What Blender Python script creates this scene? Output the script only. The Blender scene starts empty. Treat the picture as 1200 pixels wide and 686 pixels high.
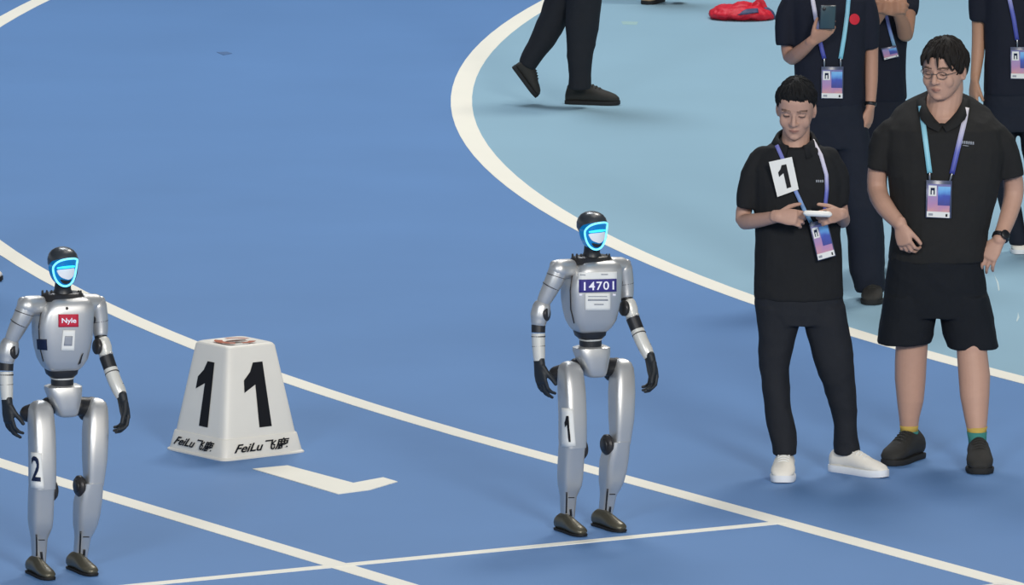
import bpy, bmesh, math, random
import numpy as np
from mathutils import Vector, Matrix, noise
from mathutils.bvhtree import BVHTree

random.seed(7)
scene = bpy.context.scene
COL = scene.collection

# ------------------------------------------------------------------ camera
H = 7.2                      # camera height above the floor
F = 12304.0                  # focal length in pixels of a 1200 x 686 frame
PITCH = math.radians(8.2646)
cd = bpy.data.cameras.new('camera'); cam = bpy.data.objects.new('camera', cd); COL.objects.link(cam)
cd.sensor_fit = 'HORIZONTAL'; cd.sensor_width = 36.0; cd.lens = 36.0 * F / 1200.0
cd.clip_start = 1.0; cd.clip_end = 400.0
cam.location = (0, 0, H); cam.rotation_euler = (math.pi / 2 - PITCH, 0, 0)
scene.camera = cam

# ------------------------------------------------------------------ light
scene.view_settings.view_transform = 'Standard'
scene.view_settings.look = 'None'
scene.view_settings.gamma = 1.0
scene.view_settings.use_curve_mapping = False
scene.view_settings.exposure = 0.10
w = bpy.data.worlds.new('arena'); scene.world = w; w.use_nodes = True
bgn = w.node_tree.nodes['Background']
bgn.inputs[0].default_value = (0.80, 0.90, 1.0, 1); bgn.inputs[1].default_value = 0.42

def area(name, loc, target, size, power, col):
    l = bpy.data.lights.new(name, 'AREA'); l.shape = 'DISK'; l.size = size; l.energy = power; l.color = col
    o = bpy.data.objects.new(name, l); COL.objects.link(o); o.location = loc
    o.rotation_euler = (Vector(target) - Vector(loc)).to_track_quat('-Z', 'Y').to_euler()
    return o
# banks of arena lamps under the high roof
WARM, COOL = (1.0, .95, .87), (.90, .95, 1.0)
area('roof_lamp', (5.5, 58, 19), (1, 44, 0), 5.0, 1800, WARM)
area('roof_lamp', (11, 8, 15), (0, 44, 0), 7.0, 8000, WARM)
area('roof_lamp', (-12, 8, 15), (0, 44, 0), 7.0, 3600, COOL)
area('roof_lamp', (-3, 64, 19), (0, 56, 0), 8.0, 2100, COOL)
area('roof_lamp', (2, 46, 19.5), (1, 46, 0), 8.0, 450, WARM)

# ------------------------------------------------------------------ pixels and the floor
CP, SP = math.cos(PITCH), math.sin(PITCH)
def ray(px, py):
    x, y = px - 600.0, py - 343.0
    return np.array([x, F * CP - y * SP, -(F * SP + y * CP)])
def at(px, py, Y):
    d = ray(px, py); t = Y / d[1]
    return np.array([d[0] * t, Y, H + d[2] * t])
def on_floor(px, py, z=0.0):
    d = ray(px, py); t = (z - H) / d[2]
    return np.array([d[0] * t, d[1] * t, z])

# ------------------------------------------------------------------ materials
def lin(c):
    return tuple(((v / 255.0) / 12.92 if v / 255.0 < .04045 else ((v / 255.0 + .055) / 1.055) ** 2.4) for v in c) + (1.0,)
MATS = {}
def mat(name, col, rough=.6, metal=0.0, spec=.4, var=.06, scale=30.0, bump=0.0, bscale=200.0, emit=None, estr=0.0, attr=None, coat=0.0, sheen=0.0):
    if name in MATS: return MATS[name]
    m = bpy.data.materials.new(name); m.use_nodes = True
    nt = m.node_tree; b = nt.nodes['Principled BSDF']
    b.inputs['Roughness'].default_value = rough; b.inputs['Metallic'].default_value = metal
    b.inputs['Specular IOR Level'].default_value = spec
    b.inputs['Coat Weight'].default_value = coat; b.inputs['Sheen Weight'].default_value = sheen
    tc = nt.nodes.new('ShaderNodeTexCoord')
    nz = nt.nodes.new('ShaderNodeTexNoise'); nz.inputs['Scale'].default_value = scale; nz.inputs['Detail'].default_value = 4
    nt.links.new(tc.outputs['Object'], nz.inputs['Vector'])
    mr = nt.nodes.new('ShaderNodeMapRange'); mr.inputs['To Min'].default_value = 1 - var; mr.inputs['To Max'].default_value = 1 + var
    nt.links.new(nz.outputs['Fac'], mr.inputs['Value'])
    mx = nt.nodes.new('ShaderNodeVectorMath'); mx.operation = 'SCALE'
    c = lin(col)
    if attr:
        a = nt.nodes.new('ShaderNodeAttribute'); a.attribute_name = attr
        nt.links.new(a.outputs['Color'], mx.inputs[0])
    else:
        mx.inputs[0].default_value = c[:3]
    nt.links.new(mr.outputs['Result'], mx.inputs['Scale'])
    nt.links.new(mx.outputs['Vector'], b.inputs['Base Color'])
    if bump > 0:
        n2 = nt.nodes.new('ShaderNodeTexNoise'); n2.inputs['Scale'].default_value = bscale; n2.inputs['Detail'].default_value = 3
        nt.links.new(tc.outputs['Object'], n2.inputs['Vector'])
        bp = nt.nodes.new('ShaderNodeBump'); bp.inputs['Strength'].default_value = bump; bp.inputs['Distance'].default_value = .01
        nt.links.new(n2.outputs['Fac'], bp.inputs['Height']); nt.links.new(bp.outputs['Normal'], b.inputs['Normal'])
    if emit:
        b.inputs['Emission Color'].default_value = lin(emit); b.inputs['Emission Strength'].default_value = estr
    MATS[name] = m
    return m
def ramp_mat(name, stops, axis='Z', noise_amt=0.0, nscale=20, rough=.5):
    m = bpy.data.materials.new(name); m.use_nodes = True; nt = m.node_tree; b = nt.nodes['Principled BSDF']
    b.inputs['Roughness'].default_value = rough
    tc = nt.nodes.new('ShaderNodeTexCoord'); sx = nt.nodes.new('ShaderNodeSeparateXYZ'); nt.links.new(tc.outputs['Generated'], sx.inputs[0])
    src = sx.outputs[axis]
    if noise_amt:
        nz = nt.nodes.new('ShaderNodeTexNoise'); nz.inputs['Scale'].default_value = nscale; nz.inputs['Detail'].default_value = 1
        nt.links.new(tc.outputs['Generated'], nz.inputs['Vector'])
        ma = nt.nodes.new('ShaderNodeMath'); ma.operation = 'MULTIPLY_ADD'; ma.inputs[1].default_value = noise_amt
        nt.links.new(nz.outputs['Fac'], ma.inputs[0]); nt.links.new(src, ma.inputs[2])
        mb = nt.nodes.new('ShaderNodeMath'); mb.operation = 'SUBTRACT'; mb.inputs[1].default_value = noise_amt / 2
        nt.links.new(ma.outputs[0], mb.inputs[0]); src = mb.outputs[0]
    r = nt.nodes.new('ShaderNodeValToRGB'); nt.links.new(src, r.inputs[0])
    el = r.color_ramp.elements
    while len(el) < len(stops): el.new(.5)
    for e, (p, c) in zip(el, stops): e.position = p; e.color = lin(c)
    nt.links.new(r.outputs[0], b.inputs['Base Color'])
    return m

M_track = mat('track_blue', (97, 135, 184), rough=.6, spec=.12, var=.07, scale=.9, bump=.03, bscale=180)
M_infield = mat('infield_pale_blue', (142, 176, 194), rough=.6, spec=.12, var=.05, scale=.9, bump=.03, bscale=180)
M_line = mat('line_paint', (240, 236, 222), rough=.6, spec=.2, var=.03, scale=3)
M_scuff = mat('scuff_pale', (190, 206, 208), rough=.7, spec=.2)
M_dirt = mat('scuff_dark', (84, 112, 152), rough=.7, spec=.2)
M_silver = mat('robot_silver', (196, 196, 195), rough=.40, metal=.65, spec=.5, var=.02, coat=.05)
M_pale = mat('robot_pale_trim', (214, 212, 204), rough=.3, metal=.2, spec=.5, var=.02)
M_dark = mat('robot_dark', (34, 35, 38), rough=.42, spec=.45, var=.08)
M_joint = mat('robot_joint', (58, 56, 56), rough=.38, metal=.4, var=.08)
M_helmet = mat('robot_helmet', (52, 56, 60), rough=.32, spec=.5, var=.05, coat=.15)
M_glove = mat('robot_glove', (34, 38, 42), rough=.55, var=.1)
M_foot = mat('robot_foot', (92, 88, 74), rough=.35, metal=.4, var=.06)
M_sole = mat('robot_sole', (30, 30, 32), rough=.7)
M_visor = mat('visor_blue', (8, 96, 150), rough=.18, spec=.6, var=.05, emit=(0, 120, 190), estr=.35)
M_led = mat('led_cyan', (120, 220, 255), rough=.4, emit=(105, 212, 255), estr=1.15)
M_eye = mat('eye_bar', (60, 220, 250), rough=.4, emit=(40, 215, 245), estr=1.1)
M_mask = mat('face_white', (228, 232, 236), rough=.25, var=.02)
M_paper = mat('paper_white', (226, 226, 222), rough=.75, spec=.2, var=.03)
M_black = mat('ink_black', (24, 24, 27), rough=.6, spec=.2)
M_navy = mat('ink_navy', (22, 34, 62), rough=.6, spec=.2)
M_grey_ink = mat('ink_grey', (150, 154, 162), rough=.7, spec=.2)
M_white_ink = mat('ink_white', (240, 238, 246), rough=.6, spec=.2)
M_purple = mat('bib_purple', (62, 58, 128), rough=.6, spec=.2)
M_red_st = mat('sticker_red', (188, 38, 62), rough=.5, spec=.3)
M_box = mat('marker_plastic', (226, 222, 212), rough=.45, spec=.35, var=.03, scale=12)
M_rust = mat('marker_rust_ring', (168, 84, 48), rough=.7, var=.3, scale=40)
M_rustd = mat('marker_dark_stain', (84, 52, 40), rough=.8, var=.3, scale=40)
M_shirt_boy = mat('shirt_black', (32, 33, 35), rough=.85, spec=.2, var=.12, scale=60, bump=.25, bscale=500)
M_shirt_man = mat('shirt_charcoal', (37, 37, 37), rough=.85, spec=.2, var=.12, scale=60, bump=.25, bscale=500)
M_shirt_navy = mat('shirt_navy', (30, 33, 44), rough=.85, spec=.2, var=.12, scale=60, bump=.25, bscale=500)
M_pants = mat('trousers_black', (34, 36, 41), rough=.8, spec=.22, var=.12, scale=50, bump=.2, bscale=400)
M_pants_navy = mat('trousers_navy', (29, 33, 44), rough=.8, spec=.22, var=.12, scale=50, bump=.2, bscale=400)
M_shorts = mat('shorts_black', (25, 28, 33), rough=.85, spec=.2, var=.12, scale=50, bump=.2, bscale=400)
M_maroon = mat('collar_lining', (58, 36, 38), rough=.85, spec=.2)
M_hair = mat('hair_black', (27, 27, 28), rough=.7, spec=.15, var=.35, scale=120, bump=.3, bscale=300)
M_hair2 = mat('hair_dark_brown', (36, 33, 31), rough=.7, spec=.15, var=.35, scale=120, bump=.3, bscale=300)
M_skin = mat('skin', (190, 150, 128), rough=.55, spec=.35, var=.05, scale=40, attr='tone')
M_shoe_w = mat('shoe_white', (232, 226, 214), rough=.6, var=.05, scale=40, bump=.15, bscale=250)
M_shoe_sole_w = mat('sole_white', (228, 230, 232), rough=.6, var=.03)
M_shoe_b = mat('shoe_black', (44, 43, 40), rough=.75, var=.15, scale=60, bump=.3, bscale=400)
M_shoe_tan = mat('shoe_tan', (158, 138, 110), rough=.7, var=.12)
M_rubber = mat('rubber_dark', (32, 33, 34), rough=.8)
M_sock_y = mat('sock_yellow', (190, 162, 84), rough=.9, spec=.1)
M_sock_t = mat('sock_teal', (64, 128, 122), rough=.9, spec=.1)
M_strap_b = ramp_mat('strap_blue', [(0, (120, 190, 210)), (.5, (150, 205, 220)), (1, (120, 180, 205))], 'Z')
M_strap_p = ramp_mat('strap_violet', [(0, (58, 66, 150)), (.35, (92, 100, 180)), (.62, (190, 188, 214)), (1, (222, 216, 220))], 'Z')
M_strap_bv = ramp_mat('strap_blue_violet', [(0, (130, 180, 210)), (.45, (120, 140, 200)), (1, (120, 120, 190))], 'Z')
M_card = mat('badge_sleeve', (70, 78, 104), rough=.3, spec=.5)
M_print_b = ramp_mat('badge_blue_print', [(.1, (60, 66, 140)), (.45, (56, 78, 170)), (.75, (96, 160, 220)), (1, (120, 180, 225))], 'Z', .35, 3)
M_print_p = ramp_mat('badge_pink_print', [(0, (205, 150, 150)), (.3, (176, 130, 172)), (.7, (150, 140, 185)), (1, (110, 110, 160))], 'Z', .4, 3)
M_metal = mat('metal_clip', (150, 152, 156), rough=.3, metal=.8)
M_ctrl = mat('controller_white', (236, 234, 228), rough=.4, var=.02)
M_phone = mat('phone_dark', (40, 48, 54), rough=.25, spec=.6)
M_phone_scr = mat('phone_case', (58, 78, 84), rough=.3, spec=.5)
M_watch = mat('watch_black', (26, 27, 30), rough=.4)
M_rim = mat('glasses_rim', (90, 84, 80), rough=.35, metal=.6)
M_bag = mat('bag_red', (200, 30, 50), rough=.55, spec=.35, var=.22, scale=25, bump=.3, bscale=60)
M_bag_d = mat('bag_navy_panel', (66, 72, 104), rough=.6, var=.25, scale=40)
M_heart = mat('sticker_red_round', (200, 30, 50), rough=.6)

# ------------------------------------------------------------------ mesh helpers
class MB:
    def __init__(s): s.v = []; s.f = []
    def add(s, v, f):
        o = len(s.v); s.v += [tuple(map(float, p)) for p in v]; s.f += [tuple(i + o for i in q) for q in f]
    def mesh(s, name='mesh'):
        me = bpy.data.meshes.new(name); me.from_pydata(s.v, [], s.f); me.update()
        bm = bmesh.new(); bm.from_mesh(me); bmesh.ops.recalc_face_normals(bm, faces=bm.faces); bm.to_mesh(me); bm.free()
        return me
def V(*a): return np.array(a, float)
def unit(v):
    v = np.asarray(v, float); return v / (np.linalg.norm(v) + 1e-12)
def loft(mb, rings, c0=True, c1=True, closed=False):
    n = len(rings[0]); v = [p for r in rings for p in r]; f = []
    m = len(rings)
    for i in range(m - 1 if not closed else m):
        j = (i + 1) % m
        for k in range(n):
            l = (k + 1) % n
            f.append((i * n + k, i * n + l, j * n + l, j * n + k))
    if not closed:
        if c0: f.append(tuple(range(n - 1, -1, -1)))
        if c1: f.append(tuple((m - 1) * n + k for k in range(n)))
    mb.add(v, f)
def ring(c, u, v, a, b, n=24, e=2.0):
    c = np.asarray(c, float); out = []
    for k in range(n):
        t = 2 * math.pi * (k + .5) / n; ct, st = math.cos(t), math.sin(t)
        x = a * math.copysign(abs(ct) ** (2 / e), ct); y = b * math.copysign(abs(st) ** (2 / e), st)
        out.append(c + u * x + v * y)
    return out
def hring(c, a, b, yaw=0.0, n=24, e=2.0):
    return ring(c, V(math.cos(yaw), math.sin(yaw), 0), V(-math.sin(yaw), math.cos(yaw), 0), a, b, n, e)
def frames(pts, up=None):
    pts = [np.asarray(p, float) for p in pts]; m = len(pts); T = []
    for i in range(m):
        a = pts[max(i - 1, 0)]; b = pts[min(i + 1, m - 1)]; T.append(unit(b - a))
    u = np.asarray(up, float) if up is not None else (V(0, 1, 0) if abs(T[0][1]) < .9 else V(1, 0, 0))
    out = []
    for t in T:
        u = unit(u - t * np.dot(u, t)); out.append((t, u, np.cross(t, u)))
    return out
def tube(mb, pts, rad, n=14, up=None, rnd=(True, True), e=2.0, sub=0):
    """rad: number or (a,b) per point; a along 'up', b across"""
    pts = [np.asarray(p, float) for p in pts]
    rad = [(r, r) if np.isscalar(r) else tuple(r) for r in rad]
    if sub:
        P = []; R = []
        m = len(pts)
        for i in range(m - 1):
            p0, p1, p2, p3 = pts[max(i - 1, 0)], pts[i], pts[i + 1], pts[min(i + 2, m - 1)]
            r1, r2 = np.array(rad[i]), np.array(rad[i + 1])
            for s in range(sub):
                t = s / sub
                P.append(.5 * ((2 * p1) + (p2 - p0) * t + (2 * p0 - 5 * p1 + 4 * p2 - p3) * t * t + (3 * p1 - p0 - 3 * p2 + p3) * t ** 3))
                R.append(tuple(r1 * (1 - t) + r2 * t))
        P.append(pts[-1]); R.append(rad[-1]); pts, rad = P, R
    fr = frames(pts, up); rings = []
    def cap(i, sgn):
        t, u, w_ = fr[i]; a, b = rad[i]; out = []; h = min(a, b)
        for q in (.97, .8, .5, .2):
            s = math.sqrt(max(0, 1 - q * q)); out.append(ring(pts[i] + t * sgn * h * q, u, w_, a * s, b * s, n, e))
        return out
    if rnd[0]: rings += cap(0, -1)
    for i in range(len(pts)):
        t, u, w_ = fr[i]; rings.append(ring(pts[i], u, w_, rad[i][0], rad[i][1], n, e))
    if rnd[1]: rings += cap(len(pts) - 1, 1)[::-1]
    loft(mb, rings)
def closed_tube(mb, pts, r, n=8):
    pts = [np.asarray(p, float) for p in pts]; m = len(pts); rings = []
    c = sum(pts) / m; nrm = None
    for i in range(m):
        t = unit(pts[(i + 1) % m] - pts[i - 1]); o = unit(pts[i] - c); o = unit(o - t * np.dot(o, t)); rings.append(ring(pts[i], o, np.cross(t, o), r, r, n))
    loft(mb, rings, closed=True)
def ellipsoid(mb, c, r, R=None, nu=18, nv=10, e=2.0):
    R = np.eye(3) if R is None else np.asarray(R); c = np.asarray(c, float); rings = []
    for i in range(nv + 1):
        ph = -math.pi / 2 + math.pi * (i + .12) / (nv + .24); cz, sz = math.cos(ph), math.sin(ph)
        rings.append([c + R @ (np.array([r[0] * cz * math.cos(2 * math.pi * k / nu), r[1] * cz * math.sin(2 * math.pi * k / nu), r[2] * sz])) for k in range(nu)])
    loft(mb, rings)
def box(mb, c, ux, uy, uz, bev=.15):
    """bevelled box: half axes ux, uy, uz"""
    c = np.asarray(c, float); ux, uy, uz = map(lambda q: np.asarray(q, float), (ux, uy, uz)); rings = []
    m = min(np.linalg.norm(ux), np.linalg.norm(uy), np.linalg.norm(uz)) * bev
    def rr(z, ins):
        lx, ly = np.linalg.norm(ux), np.linalg.norm(uy); X, Y_ = ux * (1 - ins / lx), uy * (1 - ins / ly)
        bx, by = ux / lx * m, uy / ly * m
        return [c + z + s for s in (X - bx + Y_, X + Y_ - by, X - Y_ + by, X - bx - Y_, -X + bx - Y_, -X - Y_ + by, -X + Y_ - by, -X + bx + Y_)]
    lz = np.linalg.norm(uz)
    rings = [rr(-uz, m), rr(-uz * (1 - m / lz), 0), rr(uz * (1 - m / lz), 0), rr(uz, m)]
    loft(mb, rings)
def disc(mb, c, axis, r, h, n=28, bev=.25):
    axis = unit(axis); t, u, w_ = frames([np.zeros(3), axis])[0]; c = np.asarray(c, float); b = h * bev
    loft(mb, [ring(c - axis * h / 2, u, w_, r - b, r - b, n), ring(c - axis * (h / 2 - b), u, w_, r, r, n), ring(c + axis * (h / 2 - b), u, w_, r, r, n), ring(c + axis * h / 2, u, w_, r - b, r - b, n)])
def voxel(mb, size, it=4, fac=.5):
    me = mb.mesh('tmp'); o = bpy.data.objects.new('tmp', me); COL.objects.link(o)
    r = o.modifiers.new('r', 'REMESH'); r.mode = 'VOXEL'; r.voxel_size = size; r.adaptivity = 0
    if it:
        s = o.modifiers.new('s', 'SMOOTH'); s.iterations = it; s.factor = fac
    dg = bpy.context.evaluated_depsgraph_get(); dg.update()
    out = bpy.data.meshes.new_from_object(o.evaluated_get(dg))
    bpy.data.objects.remove(o); bpy.data.meshes.remove(me)
    return out
def wrinkle(me, amp, sc=(9, 9, 5), seed=0.0):
    me.update(); nrm = [v.normal.copy() for v in me.vertices]
    for v, n_ in zip(me.vertices, nrm):
        q = Vector((v.co.x * sc[0] + seed, v.co.y * sc[1], v.co.z * sc[2]))
        d = noise.noise(q) + .5 * noise.noise(q * 2.3)
        v.co += n_ * (amp * (abs(d) * -1.6 + .4))
    me.update()
def obj(name, m, material, parent=None, smooth=True, base=None, kind=None, angle=None):
    me = m.mesh(name) if isinstance(m, MB) else m
    b = parent['_b'] if (parent is not None and '_b' in parent) else (base if base is not None else None)
    if b is not None: me.transform(Matrix.Translation(-Vector(b)))
    me.materials.clear(); me.materials.append(material); me.name = name
    me.polygons.foreach_set('use_smooth', [smooth] * len(me.polygons))
    if angle and smooth:
        me.set_sharp_from_angle(angle=math.radians(angle))
    o = bpy.data.objects.new(name, me); COL.objects.link(o)
    if parent is not None: o.parent = parent
    elif b is not None: o.location = b
    if b is not None: o['_b'] = [float(x) for x in b]
    if kind: o['kind'] = kind
    me.update()
    return o
def thing(name, label, cat, base, group=None):
    o = bpy.data.objects.new(name, None); COL.objects.link(o); o.location = tuple(base); o.empty_display_size = .1
    o['label'] = label; o['category'] = cat; o['_b'] = [float(x) for x in base]
    if group: o['group'] = group
    return o
def bvh_of(me): return BVHTree.FromPolygons([v.co.copy() for v in me.vertices], [tuple(p.vertices) for p in me.polygons])
ORG = Vector((0, 0, H))
def hit(bvh, px, py, off=0.0, Yd=None):
    d = Vector(ray(px, py)).normalized()
    loc, n_, i, dist = bvh.ray_cast(ORG, d)
    if loc is None:
        return at(px, py, Yd) if Yd else None
    if n_.dot(d) > 0: n_ = -n_
    return np.array(loc + n_ * off)
def bil(c, u, v):
    c = [np.asarray(q, float) for q in c]     # TL, TR, BR, BL ; u right, v down
    return (c[0] * (1 - u) + c[1] * u) * (1 - v) + (c[3] * (1 - u) + c[2] * u) * v
def decal(mb, bvh, corners, off=.003, nx=8, ny=8, th=.0015, Yd=None):
    """thin sheet lying on a surface; corners in pixels TL TR BR BL"""
    top = []
    for j in range(ny + 1):
        for i in range(nx + 1):
            p = bil(corners, i / nx, j / ny); top.append(hit(bvh, p[0], p[1], off, Yd))
    known = [p for p in top if p is not None]
    top = [p if p is not None else known[-1] for p in top]
    d = unit(ray(600, 343)); bot = [p + d * th for p in top]; N = len(top); f = []
    W = nx + 1
    for j in range(ny):
        for i in range(nx):
            a = j * W + i; f.append((a, a + 1, a + W + 1, a + W)); f.append((N + a, N + a + W, N + a + W + 1, N + a + 1))
    edge = [i for i in range(nx)] + [j * W + nx for j in range(ny)] + [ny * W + i for i in range(nx, 0, -1)] + [j * W for j in range(ny, 0, -1)]
    for k in range(len(edge)):
        a, b = edge[k], edge[(k + 1) % len(edge)]; f.append((b, a, N + a, N + b))
    mb.add(top + bot, f)
def text_mesh(txt, bold=.0, shear=0.0, spacing=1.0):
    c = bpy.data.curves.new('txt', 'FONT'); c.body = txt; c.offset = bold; c.shear = shear; c.space_character = spacing; c.resolution_u = 4
    o = bpy.data.objects.new('txt', c); COL.objects.link(o); dg = bpy.context.evaluated_depsgraph_get(); dg.update()
    me = bpy.data.meshes.new_from_object(o.evaluated_get(dg)); bpy.data.objects.remove(o)
    v = np.array([tuple(q.co)[:2] for q in me.vertices]); f = [tuple(p.vertices) for p in me.polygons]
    bpy.data.meshes.remove(me)
    lo, hi = v.min(0), v.max(0); v = (v - lo) / (hi - lo)
    return v, f                                # u right, v up, 0..1
ONE = (np.array([(.50, 1.0), (1.0, 1.0), (1.0, 0.0), (.52, 0.0), (.52, .66), (0.0, .55), (0.0, .74), (.32, .86)]), [(0, 1, 2, 3, 4, 7), (4, 5, 6, 7)])
TWO = None
def glyphs(mb, bvh, corners, vf, off=.005, Yd=None):
    v, f = vf; pts = []
    bm = bmesh.new(); bv_ = [bm.verts.new((q[0], q[1], 0)) for q in v]
    for q in f:
        try: bm.faces.new([bv_[i] for i in q])
        except ValueError: pass
    bmesh.ops.triangulate(bm, faces=bm.faces); bmesh.ops.subdivide_edges(bm, edges=[e for e in bm.edges if e.calc_length() > .12], cuts=3, use_grid_fill=True)
    bmesh.ops.triangulate(bm, faces=bm.faces); bm.verts.index_update(); v = [(q.co.x, q.co.y) for q in bm.verts]; f = [tuple(q.index for q in p_.verts) for p_ in bm.faces]; bm.free()
    for u, t in v:
        p = bil(corners, u, 1 - t); q = hit(bvh, p[0], p[1], off, Yd); pts.append(q if q is not None else (pts[-1] if pts else at(p[0], p[1], 44)))
    mb.add(pts, f)
def glyphs_plane(mb, C, vf, nrm, off=.002, rect=(0, 0, 1, 1)):
    v, f = vf; mb.add([bil(C, rect[0] + u * (rect[2] - rect[0]), rect[1] + (1 - t) * (rect[3] - rect[1])) + nrm * off for u, t in v], f)

# ------------------------------------------------------------------ the floor and its markings
CX, CY, RI, TH = 2.89553129 * H, 7.90758619 * H, 2.93398286 * H, -1.04498835
W1, W2 = .4108496 * H, .29364185 * H
DV = V(math.cos(TH), math.sin(TH), 0); NV = V(DV[1], -DV[0], 0); CC = V(CX, CY, 0)
def bend(R, z, arc=(0, math.pi), back=60, n=160):
    """edge of the track: straight, bend, straight; R from the bend's centre"""
    pts = [CC + NV * R + DV * back]
    for k in range(n + 1):
        t = math.pi * k / n; pts.append(CC + NV * R * math.cos(t) - DV * R * math.sin(t))
    pts.append(CC - NV * R + DV * back)
    return [p + V(0, 0, z) for p in pts]
def strip(mb, R, half, z):
    a, b = bend(R - half, z), bend(R + half, z); n = len(a)
    v = a + b + [p - V(0, 0, .003) for p in a + b]
    f = []
    for i in range(n - 1):
        f.append((i, i + 1, n + i + 1, n + i)); f.append((2 * n + i + 1, 2 * n + i, 3 * n + i, 3 * n + i + 1))
        f.append((i + 1, i, 2 * n + i, 2 * n + i + 1)); f.append((n + i, n + i + 1, 3 * n + i + 1, 3 * n + i))
    mb.add(v, f)
m = MB(); box(m, (0, 60, -.05), (75, 0, 0), (0, 90, 0), (0, 0, .05), .01)
floor = obj('floor', m, M_track, smooth=False, kind='structure')
m = MB(); box(m, (0, 60, 21.2), (75, 0, 0), (0, 90, 0), (0, 0, .2), .01)
obj('ceiling', m, mat('roof_grey', (150, 152, 156), rough=.9, var=.03, scale=.5), smooth=False, kind='structure')
m = MB(); p = bend(RI, .001); m.add(p, [tuple(range(len(p)))])
obj('infield_surface', m, M_infield, floor, smooth=False)
for R, hw in ((RI, .058), (RI + W1, .052), (RI + W1 + W2, .052)):
    m = MB(); strip(m, R, hw, .0018); obj('lane_line', m, M_line, floor, smooth=False)
def floor_poly(name, px, z, material):
    m = MB(); q = [on_floor(a, b, z) for a, b in px]; n = len(q)
    m.add(q + [p - V(0, 0, .003) for p in q], [tuple(range(n))] + [(k, (k + 1) % n, n + (k + 1) % n, n + k) for k in range(n)])
    return obj(name, m, material, floor, smooth=False)
# the start line: across one lane, square to it
sp = on_floor(908, 613.8); s0 = np.dot(sp - CC, DV)
m = MB(); a0, a1 = RI + W1, RI + W1 + W2 + 2.4
q = [CC + DV * (s0 + dd) + NV * r for dd, r in ((-.03, a0), (.03, a0), (.03, a1), (-.03, a1))]
q = [p + V(0, 0, .003) for p in q]; m.add(q + [p - V(0, 0, .004) for p in q], [(0, 1, 2, 3)] + [(k, (k + 1) % 4, 4 + (k + 1) % 4, 4 + k) for k in range(4)])
obj('start_line', m, M_line, floor, smooth=False)
floor_poly('corner_mark', [(296, 549.5), (337, 545.5), (414, 566), (449, 559.5), (466, 564.5), (434, 574), (396, 579)], .003, M_line)
floor_poly('scuff_mark', [(254, 61), (266, 60.5), (272, 62.5), (262, 64.5)], .002, M_dirt)
floor_poly('scuff_mark', [(728, 25), (748, 25.5), (746, 29), (730, 28.5)], .002, mat('scuff_green', (152, 184, 184), rough=.7))
for pts in ([(1165, 322), (1170, 331), (1171.5, 340), (1170, 341), (1168.5, 332)], [(1193, 366), (1194.5, 372), (1192, 377), (1191, 376), (1192.5, 371)]):
    floor_poly('scuff_mark', pts, .002, M_scuff)

# ------------------------------------------------------------------ lane marker box
def marker_box(base_front, yaw, label, digits=True):
    bz = V(*base_front); ea = V(math.cos(yaw), math.sin(yaw), 0); eb = V(-math.sin(yaw), math.cos(yaw), 0)
    S, S2, S1, T, Z1, Z = .445, .425, .386, .252, .088, .478
    cen = bz + (ea + eb) * S / 2
    def sq(s, z, e=14): return ring(cen + V(0, 0, z), ea, eb, s / 2, s / 2, 32, e)
    root = thing('lane_marker', label, 'marker', cen, 'numbered track markers')
    def lerp(z): return S1 + (T - S1) * (z - Z1) / (Z - Z1)
    m = MB(); loft(m, [sq(S, 0), sq(S, .006), sq(S2 + .004, .012), sq(lerp(Z1) + .012, Z1 - .003), sq(lerp(Z1) + .006, Z1)])
    obj('base_skirt', m, M_box, root, angle=40)
    m = MB(); loft(m, [sq(lerp(Z1 - .01), Z1 - .01), sq(lerp(Z - .012), Z - .012), sq(T - .006, Z - .003, 10), sq(T - .02, Z, 8), sq(T - .05, Z, 6), sq(T - .06, Z - .006, 2.2)])
    obj('body', m, M_box, root, angle=40)
    m = MB(); r0 = .088
    for (t0, t1, r1, r2) in ((2.2, 4.1, .055, .092), (4.5, 5.6, .06, .09), (.2, 1.5, .066, .09)):
        n = 12; pin = [cen + ea * r1 * math.cos(t0 + (t1 - t0) * k / n) + eb * r1 * math.sin(t0 + (t1 - t0) * k / n) + V(0, 0, Z + .003) for k in range(n + 1)]
        po = [cen + ea * r2 * math.cos(t0 + (t1 - t0) * k / n) + eb * r2 * math.sin(t0 + (t1 - t0) * k / n) + V(0, 0, Z + .003) for k in range(n + 1)]
        m.add(pin + po, [(k, k + 1, n + 2 + k, n + 1 + k) for k in range(n)])
    obj('printed_ring', m, M_rust, root, smooth=False)
    m = MB(); m.add([cen + ea * .05 * math.cos(t) * 1.1 + eb * .02 * math.sin(t) + V(0, 0, Z + .002) for t in np.linspace(0, 2 * math.pi, 17)[:-1]], [tuple(range(16))])
    obj('dark_stain', m, M_rustd, root, smooth=False)
    # faces seen: the one running along eb (towards image left) and the one along ea (towards image right)
    for fwd, along in ((-ea, -eb), (-eb, ea)):
        def fp(s, z, sz): return cen + fwd * sz / 2 + along * s + V(0, 0, z)
        zt, zb = Z - .02, Z1
        st, sb = lerp(zt), lerp(zb)
        C = [fp(-st / 2, zt, st), fp(st / 2, zt, st), fp(sb / 2, zb, sb), fp(-sb / 2, zb, sb)]
        nrm = unit(np.cross(C[3] - C[0], C[1] - C[0])); 
        if np.dot(nrm, fwd) < 0: nrm = -nrm
        m = MB(); glyphs_plane(m, C, ONE, nrm, .002, (.29, .15, .655, .90)); obj('digit', m, M_black, root, smooth=False)
        zt, zb = Z1 - .012, .02; st, sb = S1 + .012, S2 + .002
        C = [fp(-st / 2, zt, st + .006), fp(st / 2, zt, st + .006), fp(sb / 2, zb, sb + .004), fp(-sb / 2, zb, sb + .004)]
        m = MB(); glyphs_plane(m, C, text_mesh('FeiLu飞鹿', .022, .45), nrm, .004, (.12, .06, .84, .90)); obj('lettering', m, M_black, root, smooth=False)
    return root
YB = math.atan2(.272, .363)
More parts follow.
